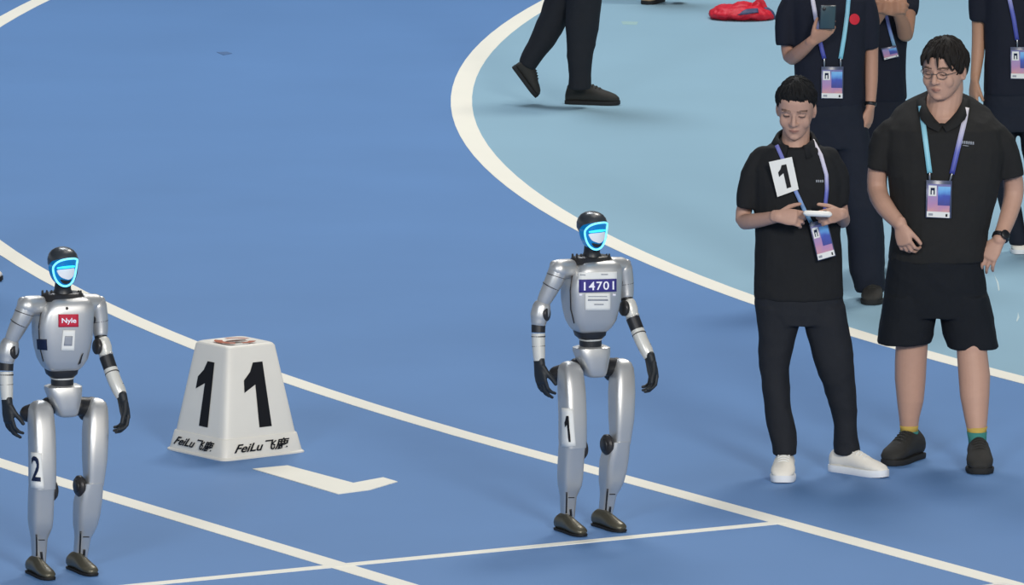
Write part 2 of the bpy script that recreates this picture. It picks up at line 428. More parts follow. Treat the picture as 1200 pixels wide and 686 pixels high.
marker_box(on_floor(261.8, 541.7), YB, 'white tapered marker box showing a black 1 on each side, between the two robots')
tb = on_floor(1175, 682.5, .478); ea = V(math.cos(YB), math.sin(YB), 0); eb = V(-math.sin(YB), math.cos(YB), 0)
cen2 = tb - (ea + eb) * .12; f2 = cen2 - (ea + eb) * .2225; f2[2] = 0
marker_box(f2, YB, 'white tapered marker box standing past the start line, mostly out of view')

# ------------------------------------------------------------------ figures
class Fig:
    def __init__(s, Y0, aff=None):
        s.Y0 = Y0; s.k = Y0 / (F * CP); s.aff = aff or (0, 0, 0, 0, 1)
        if aff: s.k *= aff[4]
    def px(s, x, y):
        rx, ry, ox, oy, sc = s.aff
        return ox + (x - rx) * sc, oy + (y - ry) * sc
    def P(s, x, y, d=0.0):
        x, y = s.px(x, y); return at(x, y, s.Y0 + d)
    def row(s, r, yaw=0.0, n=28, e=2.3, sc=1.0):
        y, xl, xr, d, b = r[:5]; w_ = (xr - xl) / 2 * s.k
        a = w_
        if yaw: a = math.sqrt(max(w_ * w_ - (b * math.sin(yaw)) ** 2, (w_ * .5) ** 2)) / math.cos(yaw)
        c = s.P((xl + xr) / 2, y, d); R_ = hring(c, a * sc, b * sc, yaw, n, e)
        if len(r) > 5:                              # neckline: lower in front, higher behind
            for p in R_: p[2] += r[5] * (p[1] - c[1]) / b
        return R_
    def rows(s, mb, rs, yaw=0.0, n=28, e=2.3, sc=1.0):
        loft(mb, [s.row(r, yaw, n, e, sc) for r in rs])

def rot(yaw, pitch, roll):
    return np.array(Matrix.Rotation(math.radians(yaw), 3, 'Z') @ Matrix.Rotation(math.radians(roll), 3, 'Y') @ Matrix.Rotation(math.radians(pitch), 3, 'X'))
HEADS = [(.119, .020, -.022, .034), (.108, .048, -.052, .068), (.088, .066, -.076, .090), (.058, .0755, -.090, .099), (.028, .078, -.0935, .100),
         (.0, .0765, -.0905, .095), (-.03, .0735, -.0900, .082), (-.055, .067, -.0890, .060), (-.08, .056, -.0875, .035), (-.10, .043, -.084, .005), (-.113, .026, -.076, -.025)]
def head_mesh(mb, X, fat=1.0):
    """X maps head-local points (face towards -y) to the world"""
    def addx(sub): mb.add([X(np.array(p)) for p in sub.v], sub.f)
    m = MB(); rings = []
    for z, w_, f_, b_ in HEADS:
        fw = fat if z < 0 else 1 + (fat - 1) * .4
        r = ring((0, (f_ + b_) / 2, z), V(1, 0, 0), V(0, 1, 0), w_ * fw, (b_ - f_) / 2, 40, 2.25)
        out = []
        for p in r:
            p = p.copy()
            if p[1] < -.02:
                for sx in (-1, 1):
                    g = math.exp(-(((p[0] - sx * .033) / .017) ** 2 + ((p[2] - .002) / .016) ** 2)); p[1] += .008 * g
            out.append(p)
        rings.append(out)
    loft(m, rings); addx(m)
    m = MB()
    tube(m, [(0, -.088, .014), (0, -.0935, -.004), (0, -.101, -.022), (0, -.1035, -.031)], [.0070, .0085, .0115, .0125], 12, sub=2)     # nose
    for sx in (-1, 1):
        ellipsoid(m, (sx * .0125, -.094, -.034), (.0085, .010, .0075))                      # nostril wings
        ellipsoid(m, (sx * .033, -.0755, .001), (.0145, .0125, .0115))                     # eyeball under its lid
        tube(m, [(sx * .012, -.0905, .020), (sx * .032, -.092, .0235), (sx * .053, -.079, .019)], [.004, .005, .004], 8)   # brow
        ellipsoid(m, (sx * .040, -.062, -.032), (.026 * fat, .0215, .034))                   # cheek
        Rm = rot(sx * 18, 0, 0); ellipsoid(m, (sx * .0805 * fat, .012, -.008), (.0085, .021, .032), Rm)   # ear
        ellipsoid(m, (sx * .0785 * fat, .006, -.034), (.008, .010, .010))
    tube(m, [(-.021, -.086, -.0625), (0, -.0935, -.0595), (.021, -.086, -.0625)], [.003, .005, .003], 8)
    tube(m, [(-.018, -.086, -.0685), (0, -.0925, -.0705), (.018, -.086, -.0685)], [.003, .0055, .003], 8)
    ellipsoid(m, (0, -.078, -.099), (.022, .014, .014))
    addx(m)
def head_tone(p, skin, brow=.2):
    """natural colouring of lips, brows and lash line in head-local coordinates"""
    x, y, z = p; c = np.array(lin(skin)[:3])
    if y > -.03: return c
    ax = abs(x)
    if ((x / .021) ** 2 + ((z + .065) / .0075) ** 2) < 1: c = c * np.array([.80, .64, .64])
    if abs(z + .065) < .002 and ax < .021: c = c * .7
    bz = .0235 + .004 * math.sin((ax - .012) / .042 * 3.0)
    if .012 < ax < .056 and abs(z - bz) < .0040: c = c * brow
    if .019 < ax < .047 and abs(z + .0015) < .0036: c = c * .22
    return c
def hair_mesh(X, rad, cen, zmin, seed=0, tufts=(), nt=40, swirl=0.0):
    m = MB(); na, npol = 72, 18; rings_o, rings_i = [], []
    for i in range(npol + 1):
        ro, ri = [], []
        for k in range(na):
            al = 2 * math.pi * k / na; s, c_ = math.sin(al), -math.cos(al)          # al = 0 is the front (-y)
            zm = zmin(math.degrees(al) if al <= math.pi else math.degrees(al) - 360)
            th = max(.02, (i + .15) / (npol + .15) * math.acos(max(-.98, min(.98, (zm - cen[2]) / rad[2]))))
            d = np.array([math.sin(th) * s, math.sin(th) * c_, math.cos(th)])
            wv = .007 * math.sin(al * 23 + 3 * math.sin(th * 3 + seed)) * math.sin(th) + .045 * noise.noise(Vector((d[0] * 4 + seed, d[1] * 4, d[2] * 3)))
            q = (i / npol); fall = 1 - .12 * (max(0, q - .7) / .3) ** 2
            f = (1 + wv * min(1, math.sin(th) * 2)) * fall
            ro.append(np.array(cen) + d * np.array(rad) * f); ri.append(np.array(cen) + d * np.array(rad) * .78)
        rings_o.append(ro); rings_i.append(ri)
    loft(m, rings_o + rings_i[::-1], True, True)
    rng = random.Random(int(seed * 10) + 3)
    for _ in range(nt):
        al = rng.uniform(0, 2 * math.pi); dg = math.degrees(al) if al <= math.pi else math.degrees(al) - 360
        thm = math.acos(max(-.98, min(.98, (zmin(dg) - cen[2]) / rad[2])))
        t0 = thm * rng.uniform(.05, .85); ln = rng.uniform(.35, .6); t1 = min(t0 + ln, thm * rng.uniform(.95, 1.04)); sw = rng.uniform(-.16, .16) + swirl; pts = []
        lift = rng.uniform(.985, 1.03)
        for i in range(4):
            u = i / 3; th = t0 + (t1 - t0) * u; a2 = al + sw * u
            d = np.array([math.sin(th) * math.sin(a2), -math.sin(th) * math.cos(a2), math.cos(th)])
            edge = max(0, th / thm - .7) / .3
            pts.append(np.array(cen) + d * np.array(rad) * ((.965 + (lift - .965) * math.sin(math.pi * (.25 + .6 * u))) * (1 - .11 * edge ** 2)))
        r0 = rng.uniform(.0035, .0062); tube(m, pts, [r0 * .6, r0, r0 * .85, r0 * .25], 6, sub=2)
    for pts, r0 in tufts:
        n = len(pts); tube(m, pts, [r0 * (1 - .75 * i / (n - 1)) for i in range(n)], 8, sub=3)
    m.v = [tuple(X(np.array(p))) for p in m.v]
    return m
def hand(mb, o, a, n, s, L=.18, curl=(35, 40, 30), spread=5, thumb=(45, 30), tdir=None):
    """o wrist, a towards the knuckles, n out of the palm, s towards the thumb"""
    a = unit(a); n = unit(np.asarray(n, float) - a * np.dot(n, a)); s0 = np.cross(a, n); s = s0 if np.dot(s0, s) > 0 else -s0
    q = L / .19; o = np.asarray(o, float)
    tube(mb, [o - a * .015, o + a * .02 * q, o + a * .055 * q, o + a * .085 * q], [(.021 * q, .028 * q), (.019 * q, .033 * q), (.0165 * q, .040 * q), (.0125 * q, .039 * q)], 16, up=n, e=2.4)
    cs = curl if isinstance(curl[0], (tuple, list)) else [curl] * 4
    for i, (off, ln) in enumerate(((.030, .92), (.0105, 1.0), (-.0095, .95), (-.029, .76))):
        p = o + a * (.083 - .004 * abs(i - 1)) * q + s * off * q; ang = 0.0; pts = [p - a * .02 * q, p]
        sd = math.radians(spread * (1.3 - i) * .8)
        for j, sl in enumerate((.045, .028, .022)):
            ang += math.radians(cs[i][j]); d = (a * math.cos(sd) + s * math.sin(sd)) * math.cos(ang) + n * math.sin(ang)
            p = p + d * sl * ln * q; pts.append(p)
        r = .0088 * q; tube(mb, pts, [r * 1.05, r * 1.05, r, r * .92, r * .8], 10)
    b = o + a * .022 * q + s * .024 * q; td = math.radians(thumb[0])
    d1 = unit(a * math.cos(td) + s * math.sin(td) * .9 + n * .35); d2 = unit(d1 + n * math.sin(math.radians(thumb[1])) + a * .4)
    tube(mb, [b, b + d1 * .04 * q, b + d1 * .04 * q + d2 * .032 * q, b + d1 * .04 * q + d2 * .032 * q + unit(d2 + a * .3) * .024 * q], [.0145 * q, .0115 * q, .0102 * q, .0085 * q], 10)

def shoe(parent, heel, toe, mats, up=V(0, 0, 1), hgt=.095, wid=.048, sole_h=.022, laces=True, kind='shoe'):
    """heel and toe: ends of the sole on the ground"""
    heel, toe = np.asarray(heel, float), np.asarray(toe, float); f = unit(toe - heel); L = np.linalg.norm(toe - heel)
    up = unit(up - f * np.dot(up, f)); sd = np.cross(f, up)
    prof = [(.0, .55, .0), (.03, .72, .0), (.12, .80, 0), (.3, .78, 0), (.5, .86, 0), (.68, 1.0, 0), (.84, .93, .02), (.95, .68, .06), (1.0, .40, .12)]
    def W(t, s): return heel + f * t * L + sd * s * wid
    # sole: outline extruded
    out = []
    for t, w_, _ in prof: out.append((t, w_))
    ol = [(t, w_) for t, w_ in out] + [(t, -w_) for t, w_ in out[::-1]]
    def lift(t): return max(0, t - .78) ** 2 * .35 * L
    rings = [[W(t, s * g) + up * (z + (lift(t) if z < .01 else lift(t) * .8)) for t, s in ol] for z, g in ((.0, .92), (.005, .98), (sole_h * .8, 1.0), (sole_h, .95))]
    ms = MB(); loft(ms, rings); root = thing_child(parent, kind)
    # upper: cross sections along the length
    mu = MB(); R = []
    hs = [(.005, .45, .55), (.04, .72, .86), (.12, .78, .98), (.24, .74, 1.0), (.36, .76, 1.0), (.47, .82, .93), (.58, .88, .82), (.70, .93, .69), (.82, .90, .60), (.92, .74, .50), (.985, .40, .36)]
    for t, w_, h_ in hs:
        c = heel + f * t * L; zb = sole_h * .7 + lift(t); zt = max(hgt * h_, zb + .012); n = 18; pts = []
        for k in range(n):
            an = 2 * math.pi * k / n; cx, sz = math.cos(an), math.sin(an)
            zz = (zb + zt) / 2 + (zt - zb) / 2 * math.copysign(abs(sz) ** .8, sz)
            narrow = 1 - .38 * max(0, sz) ** 1.5
            pts.append(c + sd * wid * w_ * math.copysign(abs(cx) ** .75, cx) * narrow + up * zz)
        R.append(pts)
    loft(mu, R)
    uo = obj(kind, mu, mats[0], parent); bpy.data.objects.remove(root)
    obj('sole', ms, mats[1], uo, angle=50)
    if laces:
        for j in range(4):
            t = .44 + j * .065; h_ = np.interp(t, [q[0] for q in hs], [q[2] for q in hs]) * hgt; c = heel + f * t * L + up * (h_ - .001)
            m = MB(); tube(m, [c - sd * wid * .42 - up * .006, c + up * .003, c + sd * wid * .42 - up * .006], [.0035] * 3, 6, sub=3); obj('lace', m, mats[2], uo)
    return uo
def thing_child(parent, name):
    o = bpy.data.objects.new('tmp_node', None); return o

def collar(parent, fig, c, r, top, mats, tilt=.035, openw=32, drop=.07, rear=.03):
    """folded polo collar: c centre of the neck hole, r radii, front opening in degrees"""
    m = MB(); n = 40; rings = []
    for k in range(n + 1):
        al = math.radians(openw + (360 - 2 * openw) * k / n)      # measured from the front
        s, co = math.sin(al), -math.cos(al); front = (1 - math.cos(al)) / 2   # 0 front .. 1 back
        fr = 1 - front
        zc = c[2] - (tilt * math.cos(al) if math.cos(al) > 0 else rear * math.cos(al))
        dirv = V(s, co, 0)
        base = V(c[0] + s * r[0], c[1] + co * r[1], zc)
        h = top * (.75 + .25 * front); fl = drop * (.55 + .45 * fr)
        prof = [base + V(0, 0, -.012), base + V(0, 0, h), base + dirv * .006 + V(0, 0, h + .004), base + dirv * .014 + V(0, 0, h), base + dirv * (.030 + .012 * fr) + V(0, 0, h - fl), base + dirv * (.024 + .012 * fr) + V(0, 0, h - fl - .002), base + dirv * .008 + V(0, 0, h - .010)]
        rings.append(prof)
    loft(m, rings); return obj('collar', m, mats, parent)

def person(label, Y0, base_px, sp, aff=None, group=None):
    fg = Fig(Y0, aff); b = fg.P(*base_px); b[2] = 0.0
    root = thing('person', label, 'person', b, group)
    fine = sp.get('fine', False); vs = .004 if fine else .006; cv = .0065 if fine else .009
    skin = sp.get('skin', (186, 146, 124))
    hx, hy, hd, yaw, pit, rol, hs = sp['head']
    HC = fg.P(hx, hy, hd); R = rot(yaw, pit, rol); Ri = R.T
    X = lambda p: HC + R @ (p * hs)
    body = MB(); head_mesh(body, X, sp.get('fat', 1.0))
    nk = sp['neck']                                         # base of the neck in pixels
    tube(body, [X(V(0, .025, -.045)), X(V(0, .03, -.09)), fg.P(*nk[:3]), fg.P(nk[0], nk[1] + 8, nk[2])], [nk[3] * fg.k * .98, nk[3] * fg.k, nk[3] * fg.k * 1.08, nk[3] * fg.k * 1.3], 18, sub=2)
    fg.rows(body, sp['torso'][1:], sc=.80)
    if sp.get('bib'):
        r0 = np.array(fg.row(sp['torso'][0], sc=.93)); cc_ = r0.mean(0); loft(body, [list(cc_ + (r0 - cc_) * .5 + V(0, 0, .03)), list(r0 + V(0, -.002, .004)), list(r0 + V(0, .004, -.04))])
    fg.rows(body, sp['hips'], sc=.78)
    for leg in sp['legs']: fg.rows(body, leg, sc=.72)
    for leg in sp.get('bare_legs', []): fg.rows(body, leg, e=2.0)
    for tb in sp.get('leg_tubes', []):
        tube(body, [fg.P(*q[:3]) for q in tb], [q[3] * fg.k * .7 for q in tb], 16, sub=3)
    for pts in sp['arms']:
        tube(body, [fg.P(*q[:3]) for q in pts], [q[3] * fg.k for q in pts], 16, sub=3)
    for h in sp['hands']:
        hand(body, fg.P(*h['o']), h['a'], h['n'], h['s'], h.get('L', .18), h.get('curl', (30, 35, 25)), h.get('spread', 5), h.get('thumb', (40, 25)))
    me = voxel(body, vs, 3, .45)
    at_ = me.attributes.new('tone', 'FLOAT_COLOR', 'POINT'); base_c = np.array(lin(skin)[:3])
    co = np.empty(len(me.vertices) * 3); me.vertices.foreach_get('co', co); co = co.reshape(-1, 3)
    loc = ((co - HC) @ R) / hs
    cols = np.ones((len(co), 4)); cols[:, :3] = base_c
    near = np.where((np.abs(loc[:, 0]) < .07) & (loc[:, 1] < -.03) & (np.abs(loc[:, 2]) < .09))[0]
    for i in near: cols[i, :3] = head_tone(loc[i], skin, sp.get('brow', .2))
    at_.data.foreach_set('color', cols.ravel())
    obj('body', me, M_skin, root)
    obj('hair', hair_mesh(X, *sp['hair']), sp.get('hair_mat', M_hair), root)
    # shirt
    sm = MB(); fg.rows(sm, sp['torso'])
    for sl in sp['sleeves']: tube(sm, [fg.P(*q[:3]) for q in sl], [q[3] * fg.k for q in sl], 20, rnd=(True, False), sub=3)
    shirt = voxel(sm, cv, 3, .5); wrinkle(shirt, .006 if fine else .004, (7, 7, 5), seed=Y0)
    fg.shirt_bvh = bvh_of(shirt); obj('polo_shirt', shirt, sp['shirt_mat'], root)
    if 'collar' in sp:
        c = sp['collar']; collar(root, fg, fg.P(*c[:3]), (c[3] * fg.k, c[4]), c[5], c[6], c[7], c[8], c[9])
    # trousers
    pm = MB(); fg.rows(pm, sp['hips'])
    for leg in sp['legs']: fg.rows(pm, leg)
    for tb in sp.get('leg_tubes', []): tube(pm, [fg.P(*q[:3]) for q in tb], [q[3] * fg.k for q in tb], 20, rnd=(True, False), sub=3)
    pants = voxel(pm, cv, 3, .5); wrinkle(pants, .006 if fine else .005, (5, 5, 6.5), seed=Y0 + 3)
    obj(sp.get('pants_name', 'trousers'), pants, sp['pants_mat'], root)
    for s in sp['shoes']:
        kw = dict(s.get('kw', {}))
        if 'air' in s: h_, t_ = fg.P(*s['air'][0]), fg.P(*s['air'][1])
        else:
            h_, t_ = on_floor(*fg.px(*s['g'][0])), on_floor(*fg.px(*s['g'][1]))
        shoe(root, h_, t_, s['m'], **kw)
    root_fg = fg
    return root, fg

# --- things worn on a ribbon round the neck
def ribbon(mb, bvh, pts, wpx, off=.004, Yd=None, th=.0015):
    """flat strap laid over a surface along a pixel path"""
    pts = [np.array(p, float) for p in pts]; P = []
    for i in range(len(pts) - 1):
        n = max(2, int(np.linalg.norm(pts[i + 1] - pts[i]) / 4))
        for k in range(n): P.append(pts[i] + (pts[i + 1] - pts[i]) * k / n)
    P.append(pts[-1]); rings = []; last = None; raw = []
    for i, p in enumerate(P):
        t = unit(P[min(i + 1, len(P) - 1)] - P[max(i - 1, 0)]); nn = np.array([-t[1], t[0]])
        row = []
        for s in (-.5, 0, .5):
            q = p + nn * s * wpx; row.append((q, hit(bvh, q[0], q[1], off, None)))
        raw.append(row)
    ys = [np.mean([h[1] for q, h in r if h is not None]) if any(h is not None for q, h in r) else None for r in raw]
    known = [i for i, y in enumerate(ys) if y is not None]
    for i in range(len(ys)):
        if ys[i] is None: ys[i] = ys[min(known, key=lambda j: abs(j - i))] if known else Yd
    ys = list(np.convolve(np.pad(ys, 3, 'edge'), np.ones(7) / 7, 'valid'))
    d = unit(ray(600, 343))
    for r, y in zip(raw, ys):
        a, c_ = at(*r[0][0], y - .010), at(*r[2][0], y - .010)
        rings.append([a, c_, c_ + d * th, a + d * th])
    loft(mb, rings); return ys
def badge(label, fg, straps, corners, swidth, Yoff=.012, photo=True, clips=True):
    bv = fg.shirt_bvh
    c = sum(np.array(q, float) for q in corners) / 4
    hs = [hit(bv, q[0], q[1], 0, None) for q in list(corners) + [c]]
    yy = min([h[1] for h in hs if h is not None] or [fg.Y0 - .15]) - Yoff
    Q = [at(q[0], q[1], yy) for q in corners]
    root = thing('lanyard_badge', label, 'badge', (Q[2] + Q[3]) / 2, 'badges on neck straps')
    for pts, mt in straps:
        m = MB(); ribbon(m, bv, pts, swidth, Yd=yy); obj('strap', m, mt, root)
    nrm = unit(np.cross(Q[1] - Q[0], Q[3] - Q[0])); nrm = nrm if nrm[1] < 0 else -nrm
    ux, uz = (Q[1] - Q[0]) / 2, (Q[0] - Q[3]) / 2; cen = sum(Q) / 4
    m = MB(); box(m, cen, ux, uz, nrm * .002, .4); card = obj('card', m, M_card, root, angle=40)
    def panel(name, r, mt, off):
        m = MB(); k = [bil(Q, r[0], r[1]), bil(Q, r[2], r[1]), bil(Q, r[2], r[3]), bil(Q, r[0], r[3])]
        m.add([p + nrm * off for p in k] + [p + nrm * .0015 for p in k], [(0, 1, 2, 3)] + [(i, (i + 1) % 4, 4 + (i + 1) % 4, 4 + i) for i in range(4)])
        return obj(name, m, mt, card, smooth=False)
    panel('pink_print', (.05, .10, .95, .84), M_print_p, .0028)
    panel('blue_print', (.46, .16, .95, .66), M_print_b, .0034)
    panel('white_strip', (.03, .83, .97, .98), M_paper, .0036)
    if photo:
        panel('photo', (.08, .14, .40, .42), M_paper, .0036); panel('portrait', (.16, .20, .33, .38), M_navy, .0042); panel('portrait_white', (.21, .27, .28, .38), M_paper, .0047)
    panel('strip_mark', (.10, .88, .28, .94), M_grey_ink, .0042); panel('strip_mark', (.80, .88, .88, .95), M_black, .0042)
    if clips:
        for pts, mt in straps:
            e = at(*pts[-1], yy); tgt = bil(Q, np.clip((pts[-1][0] - corners[0][0]) / (corners[1][0] - corners[0][0] + 1e-6), .1, .9), .0)
            m = MB(); tube(m, [e, (e + tgt) / 2 + nrm * .003, tgt], [.004, .005, .003], 8); obj('clip', m, M_metal, root)
    return root

# ------------------------------------------------------------------ the boy with the controller
def zboy(a):
    a = abs(a); return np.interp(a, [0, 35, 50, 65, 80, 95, 120, 180], [.069, .064, .054, .034, .008, .002, -.045, -.07]) + .0035 * math.sin(a * .21)
boy, fb = person('boy in black polo and trousers holding a white controller, paper number 1 on chest', 44.2, (960, 556), dict(
    fine=True, brow=.34, skin=(182, 144, 126), head=(933, 127, -.02, -7, 17, 2, 1.0), neck=(932, 168, .02, 15.5), fat=.96,
    hair=((.0875, .110, .111), (0, .006, .026), zboy, 1.0, (), 260, .10),
    torso=[(163, 916, 948, .02, .056, .022), (167, 908, 955, .02, .066, .015), (172, 897, 965, .02, .080), (181, 887, 976, .02, .092), (195, 881, 983, .01, .104), (215, 882, 986, 0, .112), (245, 884, 987, 0, .114), (280, 885, 986, 0, .115), (320, 884, 987, 0, .118), (345, 883, 988, 0, .12), (350, 884, 987, 0, .118)],
    sleeves=[[(894, 183, .02, 13), (882, 206, .01, 15.5), (874.5, 244, 0, 12.5)], [(970, 184, .02, 13), (981, 208, .02, 14.5), (983, 241, .0, 11)]],
    collar=(932, 168, .015, 19.5, .066, .03, M_shirt_boy, .03, 24, .05),
    hips=[(332, 885, 986, 0, .112), (350, 884, 988, 0, .114), (366, 885, 990, 0, .112), (379, 887, 992, 0, .105)],
    legs=[[(358, 885, 937, 0, .10), (378, 886, 938.5, 0, .10), (400, 888, 931, 0, .092), (430, 890, 925, 0, .082), (470, 894, 926, -.02, .076), (500, 898, 932, -.04, .072), (520, 903.5, 935, -.06, .07), (533, 905, 934, -.07, .068)],
          [(358, 938, 990, 0, .10), (378, 940.5, 993, 0, .10), (400, 947, 998.5, 0, .092), (430, 956, 1001, 0, .085), (470, 970.5, 1004, .02, .078), (500, 977, 1004.5, .03, .072), (520, 977, 1007, .04, .072), (532, 976, 1008, .04, .072)]],
    arms=[[(892, 192, .02, 9), (878, 225, .03, 9.5), (871, 257, .02, 9.5), (884, 259, -.08, 9), (911, 254, -.21, 7)],
          [(971, 192, .02, 9), (981, 225, .05, 9.5), (986, 256, .06, 9.5), (987, 256, -.05, 9), (985, 251, -.19, 7)]],
    hands=[dict(o=(911, 253.5, -.21), a=(.95, -.28, -.03), n=(.35, .75, -.35), s=(.1, 0, 1), L=.175, curl=((40, 55, 35), (38, 55, 35), (36, 55, 35), (34, 50, 35)), thumb=(52, 30)),
           dict(o=(986, 251, -.19), a=(-.72, -.62, -.02), n=(-.55, .62, -.35), s=(0, 0, 1), L=.165, curl=((45, 60, 35), (45, 60, 35), (45, 60, 35), (42, 55, 35)), thumb=(48, 30))],
    shirt_mat=M_shirt_boy, pants_mat=M_pants,
    shoes=[dict(g=((920, 556), (916.5, 567)), m=(M_shoe_w, M_shoe_sole_w, M_paper), kw=dict(wid=.056, hgt=.11, sole_h=.03)),
           dict(g=((975, 551.5), (1038.5, 560.5)), m=(M_shoe_w, M_shoe_sole_w, M_paper), kw=dict(wid=.05, hgt=.108, sole_h=.03))]))
PB = [(901, 190), (928, 184), (936, 222), (911, 231)]; yp = min(hit(fb.shirt_bvh, *q)[1] for q in PB + [(919, 207), (914.5, 187), (932, 203)]) - .016
PQ = [at(q[0], q[1], yp) for q in PB]; m = MB(); m.add(PQ + [p + V(0, .0015, 0) for p in PQ], [(0, 1, 2, 3), (7, 6, 5, 4)] + [(k, (k + 1) % 4, 4 + (k + 1) % 4, 4 + k) for k in range(4)])
po = obj('number_paper', m, M_paper, boy, smooth=False)
m = MB(); glyphs_plane(m, PQ, ONE, V(0, -1, 0), .0015, (.28, .17, .70, .86)); obj('digit', m, M_black, po, smooth=False)
m = MB()
for i in range(4): decal(m, fb.shirt_bvh, [(956 + i * 2.4, 211), (957.6 + i * 2.4, 211), (957.6 + i * 2.4, 214), (956 + i * 2.4, 214)], .002, 1, 1)
obj('chest_logo', m, M_grey_ink, boy)
badge('dark tilted badge on violet neck strap hanging below the white controller', fb,
      [([(910, 170), (918, 188), (931, 221), (944, 249), (951, 262)], M_strap_bv), ([(952, 164), (962, 182), (968.5, 205), (969, 222), (967, 243), (966, 259)], M_strap_p)],
      [(948, 262), (969, 256), (979.5, 300), (958.5, 306)], 4.6, Yoff=.03)
# controller held between both hands
cy = 44.2 - .275; cA, cB = at(942, 250, cy), at(974, 251.5, cy); cc = (cA + cB) / 2; ux = (cB - cA) / 2
ctrl = thing('game_controller', 'white flat handheld controller held in the hands of the boy', 'controller', cc)
m = MB(); box(m, cc, ux * 1.05, V(0, .042, -.0062), V(0, .0018, .0118), .7); cb = obj('shell', m, M_ctrl, ctrl, angle=50)
for sx in (-1, 1):
    m = MB(); p = cc + ux * .55 * sx + V(0, .02, .010); disc(m, p, V(0, .15, 1), .008, .005); obj('thumb_stick', m, M_dark, ctrl)

# ------------------------------------------------------------------ the man in shorts
def zman(a):
    return np.interp(a, [-180, -120, -95, -75, -58, -45, -25, 0, 15, 40, 62, 80, 95, 120, 180], [-.075, -.06, -.012, -.022, -.012, .04, .066, .066, .070, .052, .0, -.026, -.012, -.06, -.075])
man, fm = person('man in dark polo and black shorts with glasses, one hand at his pocket', 44.55, (1100, 545), dict(
    fine=True, skin=(188, 148, 128), head=(1106, 81, -.01, -26, 8, 0, 1.04), neck=(1106, 128, .03, 18.5), fat=1.08,
    hair=((.094, .114, .110), (.004, .008, .026), zman, 4.0, [([(-.012, -.06, .098), (-.020, -.100, .078), (-.022, -.104, .050)], .016), ([(.010, -.06, .098), (.020, -.102, .072), (.019, -.1015, .034)], .010), ([(-.035, -.055, .09), (-.05, -.090, .066), (-.060, -.085, .036)], .017), ([(.035, -.055, .09), (.055, -.082, .062), (.066, -.070, .02)], .018)], 260, -.12), hair_mat=M_hair2,
    torso=[(121, 1084, 1128, .03, .078, .074), (123.5, 1075, 1136, .03, .088, .070), (127, 1061, 1149, .03, .098, .062), (133, 1048, 1163, .03, .110, .048), (148, 1036, 1176, .02, .124, .015), (175, 1036, 1180, .01, .138), (210, 1041, 1174, 0, .148), (240, 1044, 1166, 0, .152), (270, 1045, 1158, 0, .152), (295, 1042, 1156, 0, .146), (305, 1041, 1155, 0, .142)],
    sleeves=[[(1058, 150, .03, 17), (1038, 163, .02, 17), (1028.5, 199, .01, 14)], [(1153, 151, .03, 17), (1174, 168, .02, 17), (1186, 208, .03, 14.5)]],
    collar=(1106, 121.5, .03, 21.0, .076, .016, M_shirt_man, .070, 62, .050), bib=True,
    hips=[(284, 1044, 1153, 0, .140), (310, 1040, 1152, 0, .140), (335, 1037, 1156, 0, .138), (358, 1034, 1160, 0, .13), (370, 1034, 1162, 0, .125)],
    legs=[[(345, 1036, 1098, 0, .125), (368, 1032.5, 1098, 0, .122), (388, 1029, 1094.5, 0, .118), (402, 1028, 1092, 0, .115)], [(345, 1101, 1158, 0, .125), (368, 1101, 1163.5, 0, .122), (388, 1104, 1168, 0, .118), (407, 1109, 1170.5, 0, .115)]],
    bare_legs=[[(380, 1046, 1088, 0, .08), (405, 1049.5, 1087.5, 0, .070), (425, 1048.5, 1086, .01, .070), (445, 1048.5, 1085, .02, .072), (470, 1051, 1082.5, .02, .064), (490, 1053.5, 1077.5, .02, .050), (505, 1055, 1075.5, .03, .043), (527, 1058, 1076, .04, .033)],
               [(385, 1119, 1158, -.03, .08), (412, 1121, 1157, -.05, .070), (440, 1123, 1160.5, -.08, .072), (465, 1125, 1159.5, -.11, .068), (490, 1130, 1157.5, -.14, .054), (508, 1134, 1155.5, -.16, .044), (530, 1137, 1155, -.17, .034)]],
    arms=[[(1045, 158, .03, 11), (1031, 190, .03, 12), (1028, 222, .03, 12), (1038, 244, -.07, 11), (1055, 263, -.17, 8)], [(1165, 160, .03, 11), (1183, 195, .06, 12), (1188, 224, .08, 12), (1182, 252, .03, 10.5), (1171, 281, -.05, 8)]],
    hands=[dict(o=(1055, 263, -.17), a=(.22, -.18, -.95), n=(.55, .8, -.05), s=(.75, -.6, .1), L=.185, curl=((30, 45, 30), (28, 45, 30), (28, 45, 30), (30, 45, 30)), thumb=(30, 25)),
           dict(o=(1170, 282, -.05), a=(-.50, -.15, -.85), n=(.25, .9, -.3), s=(-.85, -.2, .45), L=.185, curl=((12, 25, 20), (14, 28, 20), (16, 30, 20), (20, 30, 20)), thumb=(45, 20))],
    shirt_mat=M_shirt_man, pants_mat=M_shorts, pants_name='shorts',
    shoes=[dict(g=((1076, 536), (1040, 547)), m=(M_shoe_b, M_rubber, M_shoe_b), kw=dict(wid=.060, hgt=.135, sole_h=.024)),
           dict(g=((1146, 545.5), (1149, 557)), m=(M_shoe_b, M_rubber, M_shoe_b), kw=dict(wid=.062, hgt=.135, sole_h=.024))]))
for rowsy, rowst in (([(498.5, 1054.2, 1076.4, .025, .048), (502, 1054.6, 1076, .025, .047), (506, 1054.8, 1075.8, .03, .047)], [(505, 1054.2, 1076.4, .03, .048), (513, 1055.5, 1076.4, .03, .044), (526, 1057, 1077, .04, .037)]),
                     ([(500, 1132.2, 1157.3, -.15, .050), (504, 1133, 1156.3, -.155, .048), (507, 1133.4, 1156, -.16, .047)], [(506, 1132.8, 1156.6, -.16, .048), (515, 1134.5, 1156, -.165, .044), (529, 1136, 1156, -.17, .037)])):
    m = MB(); fm.rows(m, rowst, e=2.0); so = obj('sock', m, M_sock_t, man); m = MB(); fm.rows(m, rowsy, e=2.0); obj('sock_cuff', m, M_sock_y, so)
